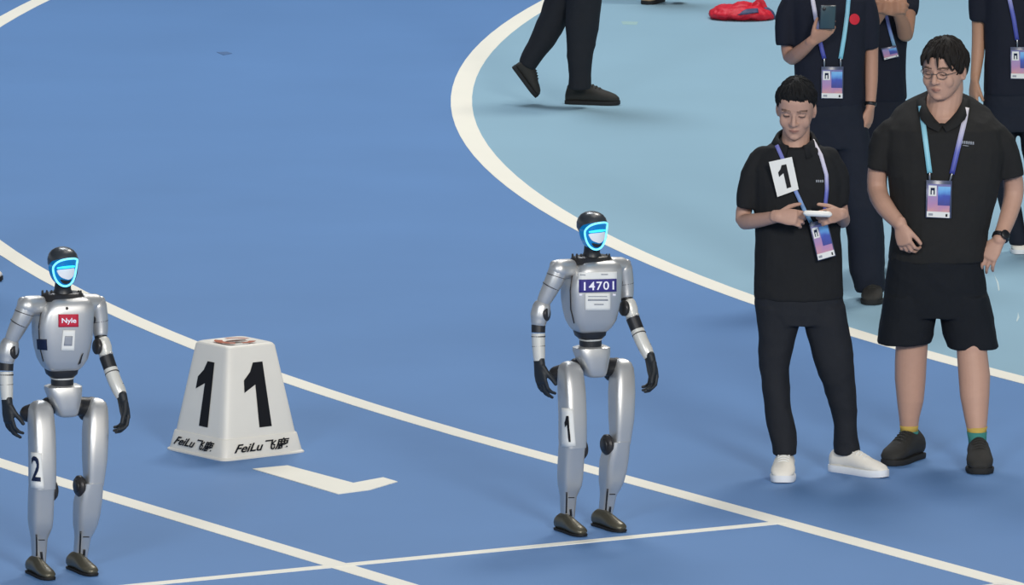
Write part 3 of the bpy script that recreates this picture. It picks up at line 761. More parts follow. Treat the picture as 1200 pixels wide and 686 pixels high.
# open front of the collar: two flaps meeting in a V
for inner, outer in (([(1084, 114, .05), (1085, 122, .0), (1089.5, 131, -.035), (1096, 140, -.065), (1104, 148, -.088)], [(1075, 118, .06), (1075, 128, .01), (1079, 140, -.06), (1088, 149, -.09), (1100, 155, -.105)]),
                     ([(1127, 114, .05), (1126, 122, .0), (1121, 131, -.035), (1113, 140, -.065), (1104.5, 148, -.088)], [(1136, 118, .06), (1136, 128, .01), (1131, 140, -.06), (1121, 149, -.09), (1109, 155, -.105)])):
    rs = []
    for (a, b_, d_), (a2, b2_, d2_) in zip(inner, outer):
        p_ = fm.P(a, b_, d_); h_ = hit(fm.shirt_bvh, a2, b2_, .006); q_ = fm.P(a2, b2_, d2_)
        if h_ is not None and h_[1] < q_[1]: q_ = h_
        m_ = (p_ + q_) / 2 + V(0, -.010, .004)
        rs.append([p_, m_, q_, q_ + V(0, .008, -.002), m_ + V(0, .010, -.002), p_ + V(0, .008, 0)])
    m = MB(); loft(m, rs); obj('collar_flap', m, M_shirt_man, man, angle=70)
# glasses and watch are worn like clothing
HCm = fm.P(1106, 81, -.01); Rm = rot(-26, 8, 0); Xm = lambda p: HCm + Rm @ (np.array(p) * 1.04)
gl = MB()
for sx in (-1, 1):
    closed_tube(gl, [Xm((sx * .033 + .022 * math.cos(t), -.1005 + .010 * abs(sx * .033 + .022 * math.cos(t)) / .055, -.002 + .015 * math.sin(t))) for t in np.linspace(0, 2 * math.pi, 25)[:-1]], .0014, 6)
    tube(gl, [Xm((sx * .055, -.090, .003)), Xm((sx * .076, -.06, .004)), Xm((sx * .083, .01, .002))], [.0014] * 3, 6, sub=3)
tube(gl, [Xm((-.011, -.0995, .002)), Xm((0, -.104, .005)), Xm((.011, -.0995, .002))], [.0014] * 3, 6)
obj('glasses', gl, M_rim, man)
wc = fm.P(1172.5, 278, -.042); wa = unit(fm.P(1171, 281, -.05) - fm.P(1182, 252, .03))
m = MB(); t_, u_, w_ = frames([np.zeros(3), wa])[0]
loft(m, [ring(wc - wa * .010, u_, w_, .034, .034, 24), ring(wc - wa * .008, u_, w_, .037, .037, 24), ring(wc + wa * .008, u_, w_, .037, .037, 24), ring(wc + wa * .010, u_, w_, .034, .034, 24)])
wo = obj('watch_band', m, M_watch, man)
m = MB(); dd = unit(V(.35, -.9, .1) - wa * np.dot(V(.35, -.9, .1), wa)); disc(m, wc + dd * .038, dd, .021, .010); obj('watch_case', m, M_watch, wo)
m = MB()
for i in range(6): decal(m, fm.shirt_bvh, [(1127 + i * 2.5, 165 + i * .25), (1128.8 + i * 2.5, 165 + i * .25), (1128.8 + i * 2.5, 168.6 + i * .25), (1127 + i * 2.5, 168.6 + i * .25)], .002, 1, 1)
decal(m, fm.shirt_bvh, [(1128, 170), (1135, 171), (1135, 171.8), (1128, 170.8)], .002, 2, 1)
obj('chest_logo', m, M_grey_ink, man)
badge('coloured badge on pale blue and violet straps worn by the man in shorts', fm,
      [([(1079, 124), (1081, 138), (1085, 168), (1089.5, 203)], M_strap_b), ([(1133, 126), (1130.5, 141), (1123, 172), (1115.5, 204)], M_strap_p)],
      [(1086, 211), (1116, 212), (1113.5, 256.5), (1085, 255)], 6.0)

# ------------------------------------------------------------------ people behind
def zshort(a):
    a = abs(a); return np.interp(a, [0, 35, 55, 75, 95, 120, 180], [.062, .06, .045, .005, .0, -.045, -.07])
HAIR = ((.088, .109, .108), (0, .006, .026), zshort, 2.0)
HANG = dict(curl=(18, 28, 20), L=.175, thumb=(25, 15))
pA, fa = person('person in navy polo looking at a phone, red round sticker on chest', 49.3, (985, 352), dict(
    skin=(178, 134, 112), head=(974, -52, -.03, 0, 18, 0, 1.0), neck=(974, -16, .01, 15), hair=HAIR,
    torso=[(-24, 960, 988, .01, .055), (-19, 948, 1000, .01, .07), (-12, 934, 1012, .01, .085), (0, 926, 1018, 0, .10), (25, 927, 1017, 0, .115), (60, 930, 1014, 0, .12), (90, 931, 1013, 0, .122), (116, 931, 1013, 0, .122), (123, 932, 1012, 0, .12)],
    sleeves=[[(932, -4, .01, 13), (922, 22, .0, 14), (920.5, 53, -.01, 11.5)], [(1011, -4, .01, 13), (1018, 24, .0, 13), (1020.5, 57, 0, 9.6)]],
    collar=(974, -14, .005, 20, .07, .03, M_shirt_navy, .05, 30, .055),
    hips=[(108, 932, 1012, 0, .115), (130, 932, 1014, 0, .12), (155, 933, 1017, 0, .115), (172, 934, 1019, 0, .11)],
    legs=[[(150, 933, 974, 0, .10), (220, 936, 975, 0, .095), (280, 940, 978, .02, .085), (338, 944, 978, .04, .08), (345, 945, 978, .04, .08)], [(150, 974, 1017, 0, .10), (200, 980, 1026, 0, .098), (240, 986, 1033, 0, .095), (280, 992, 1036.5, .02, .09), (320, 995.5, 1037, .04, .088), (342, 1003, 1037, .05, .085)]],
    arms=[[(929, -2, .01, 10.5), (924, 35, .02, 9.5), (926, 66, .02, 9), (936, 62, -.10, 8.5), (952, 48, -.20, 6.3)], [(1014, -2, .01, 10.5), (1020, 35, .02, 9), (1021, 65, .02, 8.3), (1021, 95, .0, 7.8), (1020, 124, -.02, 5.8)]],
    hands=[dict(o=(952, 48, -.20), a=(.75, -.25, .55), n=(-.1, .8, .5), s=(-.6, .1, .75), L=.175, curl=(20, 30, 20), thumb=(45, 25)), dict(o=(1020, 124, -.02), a=(-.1, -.1, -1), n=(-.8, .4, 0), s=(0, -1, 0), **HANG)],
    shirt_mat=M_shirt_navy, pants_mat=M_pants_navy,
    shoes=[dict(g=((962, 346), (956, 355)), m=(M_shoe_b, M_rubber, M_shoe_b)), dict(g=((1024, 348), (1021, 358.5)), m=(M_shoe_b, M_rubber, M_shoe_b), kw=dict(wid=.056))]))
m = MB(); tube(m, [fa.P(1020.3, 120, -.015), fa.P(1020, 124, -.02)], [.029, .028], 18, rnd=(False, False)); obj('wrist_band', m, M_watch, pA)
m = MB(); RC = [(995, 16), (1007, 16), (1007, 29), (995, 29)]
tt = np.linspace(0, 2 * math.pi, 19)[:-1]; glyphs(m, fa.shirt_bvh, RC, (np.array([(.5 + .5 * math.cos(t), .5 + .5 * math.sin(t)) for t in tt]), [tuple(range(18))]), .004); obj('round_sticker', m, M_heart, pA)
badge('coloured badge on neck strap of the person looking at a phone', fa,
      [([(951, -8), (955, 15), (960, 45), (966, 69)], M_strap_p), ([(995, -8), (993, 15), (989, 45), (985, 69)], M_strap_b)],
      [(962.5, 78), (988.5, 78), (988, 116), (962, 115.5)], 5.0)
ph = at(970, 20, 49.3 - .27); phone = thing('mobile_phone', 'dark mobile phone held up by the person in navy polo', 'phone', ph)
m = MB(); up_ = unit(V(.05, -.25, .95)); box(m, ph, V(.037, 0, 0), up_ * .060, V(0, -.0045, -.001), .5); obj('case', m, M_phone, phone, angle=40)
m = MB(); box(m, ph + V(0, -.0046, 0), V(.033, 0, 0), up_ * .056, V(0, -.0010, 0), .3); obj('back_panel', m, M_phone_scr, phone, angle=40)
m = MB(); disc(m, ph + up_ * .042 + V(-.02, -.006, 0), V(0, -1, 0), .009, .004); obj('camera_lens', m, M_dark, phone)

pB, fB = person('person in navy polo with both hands raised, behind the person looking at a phone', 50.4, (1040, 330), dict(
    skin=(168, 124, 100), head=(1038, -62, -.03, -10, 12, 0, 1.0), neck=(1038, -26, .01, 15), hair=HAIR,
    torso=[(-33, 1024, 1052, .01, .055), (-28, 1012, 1062, .01, .07), (-20, 1004, 1068, .01, .085), (-8, 1000, 1070, 0, .10), (20, 1002, 1066, 0, .115), (60, 1004, 1062, 0, .12), (90, 1004, 1061.5, 0, .122), (112, 1003, 1062.5, 0, .122), (117, 1003, 1062, 0, .12)],
    sleeves=[[(1004, -14, .01, 12), (1000, 4, -.02, 12.5), (1003, 22, -.06, 10.5)], [(1062, -14, .01, 12), (1065, 2, -.02, 12.5), (1064, 16, -.06, 11)]],
    collar=(1038, -24, .005, 20, .07, .03, M_shirt_navy, .05, 30, .055),
    hips=[(105, 1004, 1061, 0, .115), (130, 1003, 1062, 0, .12), (155, 1003, 1063, 0, .115), (172, 1004, 1064, 0, .11)],
    legs=[[(150, 1003, 1034, 0, .10), (220, 1004, 1033, 0, .09), (318, 1006, 1032, .02, .075), (324, 1006, 1032, .02, .075)], [(150, 1036, 1064, 0, .10), (220, 1044, 1067, 0, .09), (318, 1046, 1070, .02, .075), (324, 1046, 1070, .02, .075)]],
    arms=[[(1004, -10, .01, 10), (1004, 20, -.06, 9.5), (1010, 40, -.10, 9), (1022, 28, -.2, 8), (1035, 12, -.28, 6.2)], [(1063, -10, .01, 10), (1064, 15, -.06, 9.5), (1061, 41, -.12, 9), (1058, 28, -.2, 8.5), (1052, 14, -.28, 6.4)]],
    hands=[dict(o=(1035, 12, -.28), a=(.85, -.3, .25), n=(.2, .8, -.3), s=(0, -.1, 1), L=.17, curl=(30, 50, 30)), dict(o=(1052, 14, -.28), a=(-.75, -.35, .35), n=(-.2, .8, -.3), s=(0, -.1, 1), L=.17, curl=(30, 50, 30))],
    shirt_mat=M_shirt_navy, pants_mat=M_pants_navy,
    shoes=[dict(g=((1018, 326), (1016, 334)), m=(M_shoe_b, M_rubber, M_shoe_b)), dict(g=((1058, 326), (1060, 334)), m=(M_shoe_b, M_rubber, M_shoe_b))]))
badge('badge swinging sideways on its strap, worn by the person with both hands raised', fB,
      [([(1037, 12), (1040, 24), (1044, 40), (1048, 54)], M_strap_bv)], [(1032.5, 57), (1050.5, 53.5), (1053.5, 66), (1036, 70.5)], 4.0, Yoff=.03, photo=False)
SPC = dict(
    skin=(182, 138, 112), head=(1188, -98, -.02, -5, 5, 0, .98), neck=(1188, -62, .01, 14), hair=HAIR,
    torso=[(-69, 1175, 1201, .01, .055), (-64, 1164, 1212, .01, .07), (-57, 1154, 1222, .01, .085), (-46, 1149, 1227, 0, .10), (-20, 1150, 1226, 0, .11), (20, 1153, 1223, 0, .115), (60, 1154, 1222, 0, .118), (104, 1153, 1223, 0, .12), (110, 1153, 1222, 0, .118)],
    sleeves=[[(1156, -48, .01, 12), (1148, -15, .0, 13), (1146.5, 25, 0, 10.5)], [(1220, -48, .01, 12), (1228, -15, .0, 13), (1230, 25, 0, 10.5)]],
    collar=(1188, -60, .005, 19, .068, .03, M_shirt_navy, .05, 30, .055),
    hips=[(98, 1154, 1222, 0, .112), (118, 1152, 1223, 0, .116), (138, 1152, 1224, 0, .112), (152, 1153, 1225, 0, .108)],
    legs=[[(132, 1152, 1190, 0, .098), (180, 1157, 1191, 0, .09), (240, 1171, 1196, .02, .08), (278, 1181, 1204, .03, .075), (286, 1182, 1204, .03, .075)], [(132, 1192, 1225, 0, .098), (180, 1197, 1227, 0, .09), (240, 1207, 1230, .02, .08), (278, 1212, 1235, .03, .075), (286, 1212, 1235, .03, .075)]],
    arms=[[(1153, -44, .01, 10), (1147, -5, .02, 9.5), (1147, 30, .03, 8.3), (1146, 62, .01, 7.8), (1142.5, 93, -.03, 5.6)], [(1224, -44, .01, 10), (1229, -5, .02, 9.5), (1230, 30, .03, 8.3), (1231, 62, .01, 7.8), (1232, 93, -.03, 5.6)]],
    hands=[dict(o=(1142.5, 93, -.03), a=(-.12, -.1, -1), n=(.8, .4, 0), s=(0, -1, 0), **HANG), dict(o=(1232, 93, -.03), a=(0, -.1, -1), n=(-.8, .4, 0), s=(0, -1, 0), **HANG)],
    shirt_mat=M_shirt_navy, pants_mat=M_pants_navy,
    shoes=[dict(g=((1193, 290.5), (1196, 299)), m=(M_shoe_w, M_shoe_sole_w, M_paper)), dict(g=((1224, 290.5), (1230, 299)), m=(M_shoe_w, M_shoe_sole_w, M_paper))])
pC, fC = person('person in dark polo with white shoes, standing behind the man in shorts', 50.9, (1200, 292), SPC)
badge('coloured badge of the person in white shoes behind the man in shorts', fC,
      [([(1172, -52), (1180, -15), (1188, 22), (1192, 47)], M_strap_p), ([(1206, -52), (1206, -15), (1204, 22), (1203, 47)], M_strap_b)],
      [(1184, 55), (1209, 55), (1209, 93), (1184, 92.5)], 5.0)

# two people of whom only the feet stand in the picture
g1 = on_floor(765, 5); s1 = 50.9 / g1[1]
sp = dict(SPC); sp['shoes'] = [dict(g=((1199, 293.5), (1177, 298.5)), m=(M_shoe_tan, M_rubber, M_shoe_tan)), dict(g=((1222, 283), (1202, 287)), m=(M_shoe_tan, M_rubber, M_shoe_tan))]
person('person in tan shoes standing far back on the pale blue infield', g1[1] , (1200, 292), sp, aff=(1188, 297.5, 765, 5.0, s1))
# the one walking across the infield
YD = 56.6
SPD = dict(
    skin=(182, 140, 118), head=(690, -238, -.02, 80, 5, 0, 1.0), neck=(688, -205, .0, 14), hair=HAIR,
    torso=[(-212, 676, 700, 0, .055), (-207, 670, 706, 0, .09), (-200, 665, 712, 0, .14), (-188, 661, 716, 0, .18), (-160, 660, 718, 0, .19), (-120, 661, 714, 0, .17), (-85, 659, 711, 0, .165), (-68, 658, 710, 0, .165)],
    sleeves=[[(690, -186, -.17, 14), (684, -160, -.2, 14), (680, -130, -.21, 11)], [(690, -186, .17, 14), (694, -160, .2, 14), (698, -130, .21, 11)]],
    hips=[(-78, 660, 709, 0, .15), (-55, 657, 710, 0, .16), (-35, 656, 708, 0, .14)],
    legs=[[(-50, 660, 708, -.06, .105), (0, 664, 705, -.06, .095), (36, 662.5, 701, -.06, .085), (62, 664, 696, -.06, .075), (88, 666.5, 692.5, -.06, .065), (104, 666, 693, -.06, .066)]],
    leg_tubes=[[(676, -50, .08, 22), (658, 0, .08, 19), (640, 39, .08, 15.5), (626, 62, .08, 13), (617, 78, .08, 10.5)]],
    arms=[[(689, -184, -.17, 10), (682, -150, -.21, 9.5), (676, -115, -.22, 8.5), (680, -90, -.24, 7.5), (690, -62, -.25, 5.5)], [(691, -184, .17, 10), (696, -150, .21, 9.5), (700, -115, .22, 8.5), (694, -90, .24, 7.5), (684, -62, .25, 5.5)]],
    hands=[dict(o=(690, -62, -.25), a=(.3, 0, -1), n=(0, 1, 0), s=(1, 0, .2), **HANG), dict(o=(684, -62, .25), a=(-.2, 0, -1), n=(0, -1, 0), s=(1, 0, .2), **HANG)],
    shirt_mat=M_shirt_boy, pants_mat=M_pants,
    shoes=[dict(g=((663, 121.5), (726, 123.5)), m=(M_shoe_b, M_rubber, M_shoe_b), kw=dict(hgt=.12, wid=.05)), dict(air=((600, 79, .08), (627, 115, .08)), m=(M_shoe_b, M_rubber, M_shoe_b), kw=dict(up=V(.8, 0, .6), hgt=.10, wid=.05))])
pD, fD = person('person in black trousers and shoes walking across the pale blue infield', YD, (690, 118), SPD)
g2 = on_floor(3, 330.5); sp = dict(SPD); sp['shoes'] = [dict(q, m=(M_shoe_w, M_rubber, M_paper)) for q in SPD['shoes']]
person('person in white shoes striding on the blue track behind the robot numbered 2', g2[1], (690, 118), sp, aff=(726, 123.5, 2.5, 330.0, YD / g2[1]))

# ------------------------------------------------------------------ red bag lying on the infield
gb = on_floor(870, 22); YG = gb[1]; fr = Fig(YG)
bag = thing('duffel_bag', 'limp red bag with navy panel lying on the pale blue infield', 'bag', gb)
m = MB(); ZB = lambda x, y, d=0: fr.P(x, y, d)
tube(m, [ZB(836, 16), ZB(846, 14.5), ZB(858, 15), ZB(870, 14), ZB(885, 15), ZB(898, 17), ZB(904, 19)], [(.09, .025), (.14, .045), (.16, .045), (.17, .05), (.16, .05), (.13, .038), (.08, .02)], 16, up=V(0, 1, 0), sub=3)
ellipsoid(m, ZB(871, 9), (.07, .09, .035)); ellipsoid(m, ZB(888, 8), (.03, .05, .045)); ellipsoid(m, ZB(853, 16), (.07, .12, .035))
bm_ = voxel(m, .008, 2); wrinkle(bm_, .012, (14, 14, 14), 2.0)
for v in bm_.vertices: v.co.z = max(v.co.z, .003)
bb = bvh_of(bm_); obj('fabric_body', bm_, M_bag, bag)
m = MB(); decal(m, bb, [(874, 11.5), (888, 10.5), (888.5, 15.5), (864, 18)], .006, 8, 4, Yd=YG); obj('side_panel', m, M_bag_d, bag)
m = MB(); tube(m, [ZB(884, 8, -.03), ZB(888, 3, -.03), ZB(892, 2, -.03), ZB(896, 10, -.04), ZB(897, 17, -.05)], [(.006, .018)] * 5, 10, sub=4); obj('carry_handle', m, M_bag, bag)
m = MB(); tube(m, [ZB(898, 12, -.04), ZB(903, 16, -.04), ZB(907, 20.5, -.03)], [.02, .022, .012], 10, sub=3); obj('end_flap', m, M_bag_d, bag)

# ------------------------------------------------------------------ humanoid robots
YR = 42.78
def make_robot():
    fg = Fig(YR); k = fg.k; P = fg.P; b = P(690, 622); b[2] = 0
    root = thing('humanoid_robot', '', 'robot', b, 'silver humanoid robots')
    yw = math.radians(22); FW = V(math.sin(math.radians(27)), -math.cos(math.radians(27)), 0); SD = V(-FW[1], FW[0], 0)   # SD: towards image right
    def R(name, rows, mt, yaw=yw, e=3.0, n=36, parent=None):
        m = MB(); fg.rows(m, rows, yaw=yaw, e=e, n=n); return obj(name, m, mt, parent or root, angle=45)
    def T(name, pts, rad, mt, n=20, parent=None, rnd=(True, True), sub=0, e=2.0):
        m = MB(); tube(m, [P(*q) for q in pts], [r * k for r in rad], n, rnd=rnd, sub=sub, e=e); return obj(name, m, mt, parent or root, angle=50)
    # trunk
    m = MB(); fg.rows(m, [(304.5, 683, 714, 0, .045), (306, 677, 719, 0, .062), (309, 673, 723, 0, .075), (314, 669, 725.5, 0, .084), (322, 664, 726, 0, .09), (334, 660.5, 725, 0, .093), (350, 661, 724, 0, .093), (362, 662.5, 722, 0, .088), (375, 665.5, 719, 0, .082), (383, 669.5, 714, 0, .074), (387, 672.5, 710, 0, .064), (388.5, 676, 706, 0, .05)], yaw=yw, e=4.4, n=48)
    chest_me = m.mesh('chest'); cb = bvh_of(chest_me); chest = obj('chest_shell', chest_me, M_silver, root, angle=45)
    def seam(pts, wd=1.6, mt=M_dark, off=.0015, name='seam', par=None):
        m = MB()
        for i in range(len(pts) - 1):
            a, c = np.array(pts[i], float), np.array(pts[i + 1], float); t = unit(c - a); nn = np.array([-t[1], t[0]]) * wd / 2
            decal(m, cb, [a + nn, a - nn, c - nn, c + nn], off, 1, 6)
        return obj(name, m, mt, par or chest)
    seam([(673.5, 312), (671, 322), (668.5, 340), (669, 362), (673, 379)], 1.3, M_joint)
    R('abdomen', [(384, 672, 709, 0, .062), (388, 672.5, 710, 0, .062), (393, 674, 709, 0, .058), (396.5, 678, 705, 0, .05)], M_dark, e=2.6)
    R('waist_ring', [(395.5, 679, 705, 0, .046), (397, 678, 706, 0, .048), (398.5, 679, 705, 0, .046)], M_pale, e=2.2)
    R('waist_joint', [(397, 679.5, 704.5, 0, .045), (402, 679, 705, 0, .046), (409, 679.5, 704.5, 0, .045)], M_dark, e=2.2)
    R('pelvis', [(405.5, 677, 710, 0, .045), (407, 673, 713, 0, .056), (411, 673, 713, 0, .06), (419, 676, 712.5, 0, .06), (430, 681, 710.5, 0, .056), (437, 683.5, 709, 0, .052), (440.3, 685.2, 707.6, 0, .046), (441.5, 688, 705, 0, .036)], M_silver, e=4.0)
    # head
    R('neck', [(288, 685, 703, -.01, .034), (296, 684, 703, -.005, .036), (302, 681, 706, 0, .045), (307, 677, 712, 0, .058)], M_dark, e=2.2)
    R('neck_collar', [(299.5, 676, 712, .01, .05), (301, 671, 715, .01, .06), (304.5, 668, 717, .01, .068), (307.5, 668.5, 718, .0, .07)], M_joint, e=2.4)
    for x, d in ((671, 0), (676, .0), (681, .01), (711, .05), (714, .03)):
        T('collar_stud', [(x, 303, d - .03), (x, 298.5, d - .03)], [1.6, 1.3], M_dark, 8)
    hm = MB(); fg.rows(hm, [(247.8, 689.5, 697.5, 0, .014), (249, 685.5, 702, 0, .034), (251.5, 681, 706.5, 0, .052), (255.5, 677.8, 709.8, 0, .066), (261, 676, 711.5, 0, .074), (267, 676, 711.5, 0, .076), (272, 678.5, 711, -.002, .074), (277, 682.5, 711, -.010, .066), (284, 685.5, 709, -.018, .054), (290, 689.5, 705, -.022, .040), (293.5, 692.5, 701.5, -.026, .026)], yaw=math.radians(24), e=2.15, n=40)
    head = obj('head', hm, M_helmet, root)
    hy = math.radians(26); hf = V(math.sin(hy), -math.cos(hy), 0); hr = V(math.cos(hy), math.sin(hy), 0)
    FC = P(698.4, 276.5, -.080)
    def fp(u, v, off=0.0):       # u, v in pixels of the picture across and up, off forward
        uu = (u * .93 + .6) * k / math.cos(hy); r = (uu / .052) ** 2
        return FC + hr * uu + V(0, 0, v * k) + hf * (.012 - .020 * r + off - .010 * max(0, -v / 16) ** 2)
    out = [(-14.2, 3.5), (-13.2, 8.0), (-9.5, 12.2), (-4, 14.6), (3, 15.4), (10, 15.0), (14.0, 13.6), (15.0, 12.2), (14.2, 8), (12.8, 2), (11, -5), (8.4, -11), (4.5, -14.8), (0, -16.2), (-5, -15.0), (-9.6, -11), (-12.8, -4.5)]
    def smooth_loop(o, n=4):
        r = []; m_ = len(o)
        for i in range(m_):
            p0, p1, p2, p3 = (np.array(o[(i + j) % m_], float) for j in (-1, 0, 1, 2))
            for s in range(n):
                t = s / n; r.append(.5 * (2 * p1 + (p2 - p0) * t + (2 * p0 - 5 * p1 + 4 * p2 - p3) * t * t + (3 * p1 - p0 - 3 * p2 + p3) * t ** 3))
        return r
    ol = smooth_loop(out)
    def dome(name, loop, off, mt, depth=.05):
        c = np.mean(loop, 0); m = MB(); rs = [[fp(*(c + (q - c) * s), off - (depth if s == 1.0001 else 0)) for q in loop] for s in (1.0001, 1.0, .75, .5, .25, .03)]
        loft(m, rs); return obj(name, m, mt, head, angle=60)
    dome('visor', ol, 0.0, M_visor)
    m = MB(); closed_tube(m, [fp(q[0], q[1], .002) for q in ol], 1.15 * k, 8); obj('led_ring', m, M_led, head)
    dome('face_mask', smooth_loop([(-10.0, 2.8), (-2, 3.8), (5, 4.0), (10, 3.6), (9.6, -3), (6.5, -6.8), (2.5, -8.4), (-1.5, -7.4), (-6.5, -5.0), (-9.4, -1.0)]), .0045, M_mask, .01)
    dome('chin_vent', smooth_loop([(-6.5, -8), (2, -9.8), (6, -9), (4.5, -12), (0, -13.6), (-4.5, -12)]), .003, M_dark, .01)
    m = MB(); tube(m, [fp(-10.0, 5.4, .006), fp(-3, 6.2, .006), (fp(4, 6.4, .006)), fp(9.6, 6.2, .006)], [1.0 * k, 1.35 * k, 1.35 * k, 1.0 * k], 8, sub=3); obj('eye_bar', m, M_eye, head)
    # arms
    sh = T('shoulder', [(667, 315, -.045), (655, 316, -.085)], [11.5, 12.0], M_silver); T('shoulder_cap', [(650, 311, -.09), (649, 321, -.095)], [6.0, 6.5], M_silver, parent=sh)
    ua = T('upper_arm', [(654, 318, -.085), (649, 330, -.09), (642, 344, -.09), (638, 352, -.09)], [11.5, 11.0, 9.6, 8.4], M_silver, sub=3)
    def band(name, a, c, r, mt, par, w_=.5):
        m = MB(); a_, c_ = P(*a), P(*c); t, u, w2 = frames([a_, c_])[0]; L = np.linalg.norm(c_ - a_); ctr = (a_ + c_) / 2; h = w_ * k
        loft(m, [ring(ctr - t * h, u, w2, r * k * .96, r * k * .96, 24), ring(ctr - t * h * .6, u, w2, r * k, r * k, 24), ring(ctr + t * h * .6, u, w2, r * k, r * k, 24), ring(ctr + t * h, u, w2, r * k * .96, r * k * .96, 24)]); return obj(name, m, mt, par)
    band('arm_seam', (646.5, 334, -.09), (645.0, 337, -.09), 10.9, M_dark, ua, .55); band('arm_seam', (652, 322, -.087), (651, 325, -.088), 11.6, M_joint, ua, .45)
    T('elbow_joint', [(639, 350, -.09), (635.5, 358, -.09)], [7.6, 7.6], M_dark)
    el = T('elbow_shell', [(634.5, 361, -.09), (632.5, 370, -.095), (631.5, 377, -.10)], [10.8, 11.2, 9.2], M_silver, sub=2)
    m = MB(); disc(m, P(640.5, 368, -.105), V(.9, -.35, 0), 8.6 * k, .018); obj('elbow_disc', m, M_joint, el)
    T('forearm_band', [(631, 381, -.10), (630.8, 390, -.105)], [8.4, 8.2], M_dark, rnd=(False, False))
    fo = T('forearm', [(630.8, 391, -.105), (631, 402, -.11), (631.5, 413, -.115), (632, 423, -.12)], [8.2, 7.8, 7.4, 6.6], M_pale, rnd=(False, False), sub=2)
    band('forearm_ring', (631, 393, -.105), (631, 396, -.106), 8.4, M_joint, fo, .8); band('forearm_ring', (631.2, 405, -.11), (631.3, 407, -.111), 8.0, M_joint, fo, .4)
    hb = MB(); hand(hb, P(632, 425, -.12), (.10, -.15, -1), (.75, .55, 0), (.5, -.85, 0), .175, ((15, 30, 25), (12, 25, 20), (12, 24, 20), (12, 24, 20)), 0, (24, 35))
    obj('hand', voxel(hb, .003, 2), M_glove, root)
    sh = T('shoulder', [(716, 312, .05), (727, 313, .085)], [11.0, 11.8], M_silver); T('shoulder_cap', [(734, 309, .09), (735.5, 318, .09)], [5.5, 6.0], M_silver, parent=sh)
    ua = T('upper_arm', [(730, 316, .085), (732, 328, .085), (733.5, 340, .08), (734, 346, .075)], [11.4, 10.6, 9.3, 8.4], M_silver, sub=3)
    band('arm_seam', (732.3, 331, .085), (732.6, 334, .085), 10.5, M_joint, ua, .45)
    m = MB(); disc(m, P(726, 331, .05), V(-.9, -.4, 0), 4.4 * k, .02); obj('arm_port', m, M_dark, ua)
    T('elbow_joint', [(734, 346, .075), (735, 354, .065)], [7.4, 7.2], M_dark)
    el = T('elbow_shell', [(737, 357, .06), (738.5, 363, .055), (740, 368, .05)], [8.6, 9.2, 8.2], M_pale, sub=2)
    m = MB(); disc(m, P(731.5, 361.5, .035), V(-.85, -.5, .1), 9.2 * k, .02); obj('elbow_disc', m, M_joint, el)
    band('elbow_ring', (741, 370.5, .045), (742, 373, .043), 8.4, M_silver, el, 1.2)
    T('forearm_band', [(741.5, 373, .04), (747, 387, .02)], [8.2, 8.0], M_dark, rnd=(False, False))
    fo = T('forearm', [(747, 387.5, .02), (751.5, 399, .0), (757.5, 411, -.02), (761, 419, -.03)], [8.2, 8.0, 7.8, 6.4], M_pale, rnd=(False, False), sub=2)
    band('forearm_ring', (748.5, 391, .015), (749.5, 393.5, .01), 8.5, M_joint, fo, .8); band('forearm_ring', (755, 406, -.01), (756, 408, -.012), 8.1, M_joint, fo, .4)
    hb = MB(); hand(hb, P(762, 421, -.035), (.20, -.15, -1), (-.80, -.45, -.1), (.45, -.85, 0), .175, ((22, 40, 25), (22, 40, 25), (24, 40, 25), (24, 40, 25)), 0, (20, 35))
    obj('hand', voxel(hb, .003, 2), M_glove, root)
    # hips and legs
    T('hip_joint', [(685, 427, .03), (676, 430, .025)], [10.5, 10.5], M_dark); T('hip_actuator', [(663, 437, -.005), (652.5, 439, .01)], [11.5, 10.0], M_joint)
    T('hip_joint', [(708, 430, .055), (718, 431, .085)], [11, 11.5], M_dark); T('hip_actuator', [(716, 438, .09), (722, 428, .11)], [9, 9], M_joint)
    legy = math.radians(26)
    legs = []
    for th_rows, cf_rows, d0, knob, kd, slots in (
        ([(423.5, 665, 670), (425, 661, 674.5), (428, 657.8, 678), (434, 655.6, 681), (445, 655.3, 682.5), (460, 656, 684), (490, 657, 685), (515, 657, 685), (524, 657.5, 684.5)],
         [(521, 657, 684), (530, 656.3, 683), (545, 655.5, 682), (560, 655, 681), (569, 655.6, 679.8), (576, 656.6, 677), (582, 657.4, 674.5), (600, 657.8, 672.8), (611, 658.5, 672)], -.05, (681.5, 526), 1, ((664.2, 577, 663.6, 602, 1.7), (668.5, 597, 669.4, 608, 2.6), (666, 583.4, 673, 583.4, 1.1))),
        ([(420.5, 726, 731), (422, 722.5, 735), (425, 719.6, 738.3), (431, 717.4, 740.5), (442, 716, 741.5), (460, 715, 742), (490, 715.3, 741), (505, 716, 739), (520, 716.5, 737)],
         [(517, 713, 736.5), (528, 708, 735.5), (540, 705, 734), (553, 704, 732), (565, 703.6, 729), (573, 704.4, 725.5), (580, 704.4, 721.5), (600, 702.6, 717.2), (607, 702.4, 716.5)], .055, (711.5, 521.5), -1, ((712.2, 573, 709.6, 600, 1.8), (715, 594, 714, 606, 2.6), (714, 579.5, 721, 579.5, 1.1)))):
        n_ = len(th_rows)
        tr = [(y, a, c, d0 + np.interp(y - th_rows[0][0], [0, 5, 20, 40, 70, 104], [.026, .020, .0, -.020, -.038, -.045]), min((c - a) / 2 * k * 1.12, .056)) for y, a, c in th_rows]
        th = R('thigh', tr, M_silver, legy, 4.6)
        th_me = MB(); fg.rows(th_me, tr, yaw=legy, e=4.6, n=36); tb_ = bvh_of(th_me.mesh('tmp'))
        cr = [(y, a, c, d0 - .045 + .055 * (y - 521) / 90, (c - a) / 2 * k * 1.08) for y, a, c in cf_rows]
        cf = R('shin', cr, M_silver, legy, 4.2)
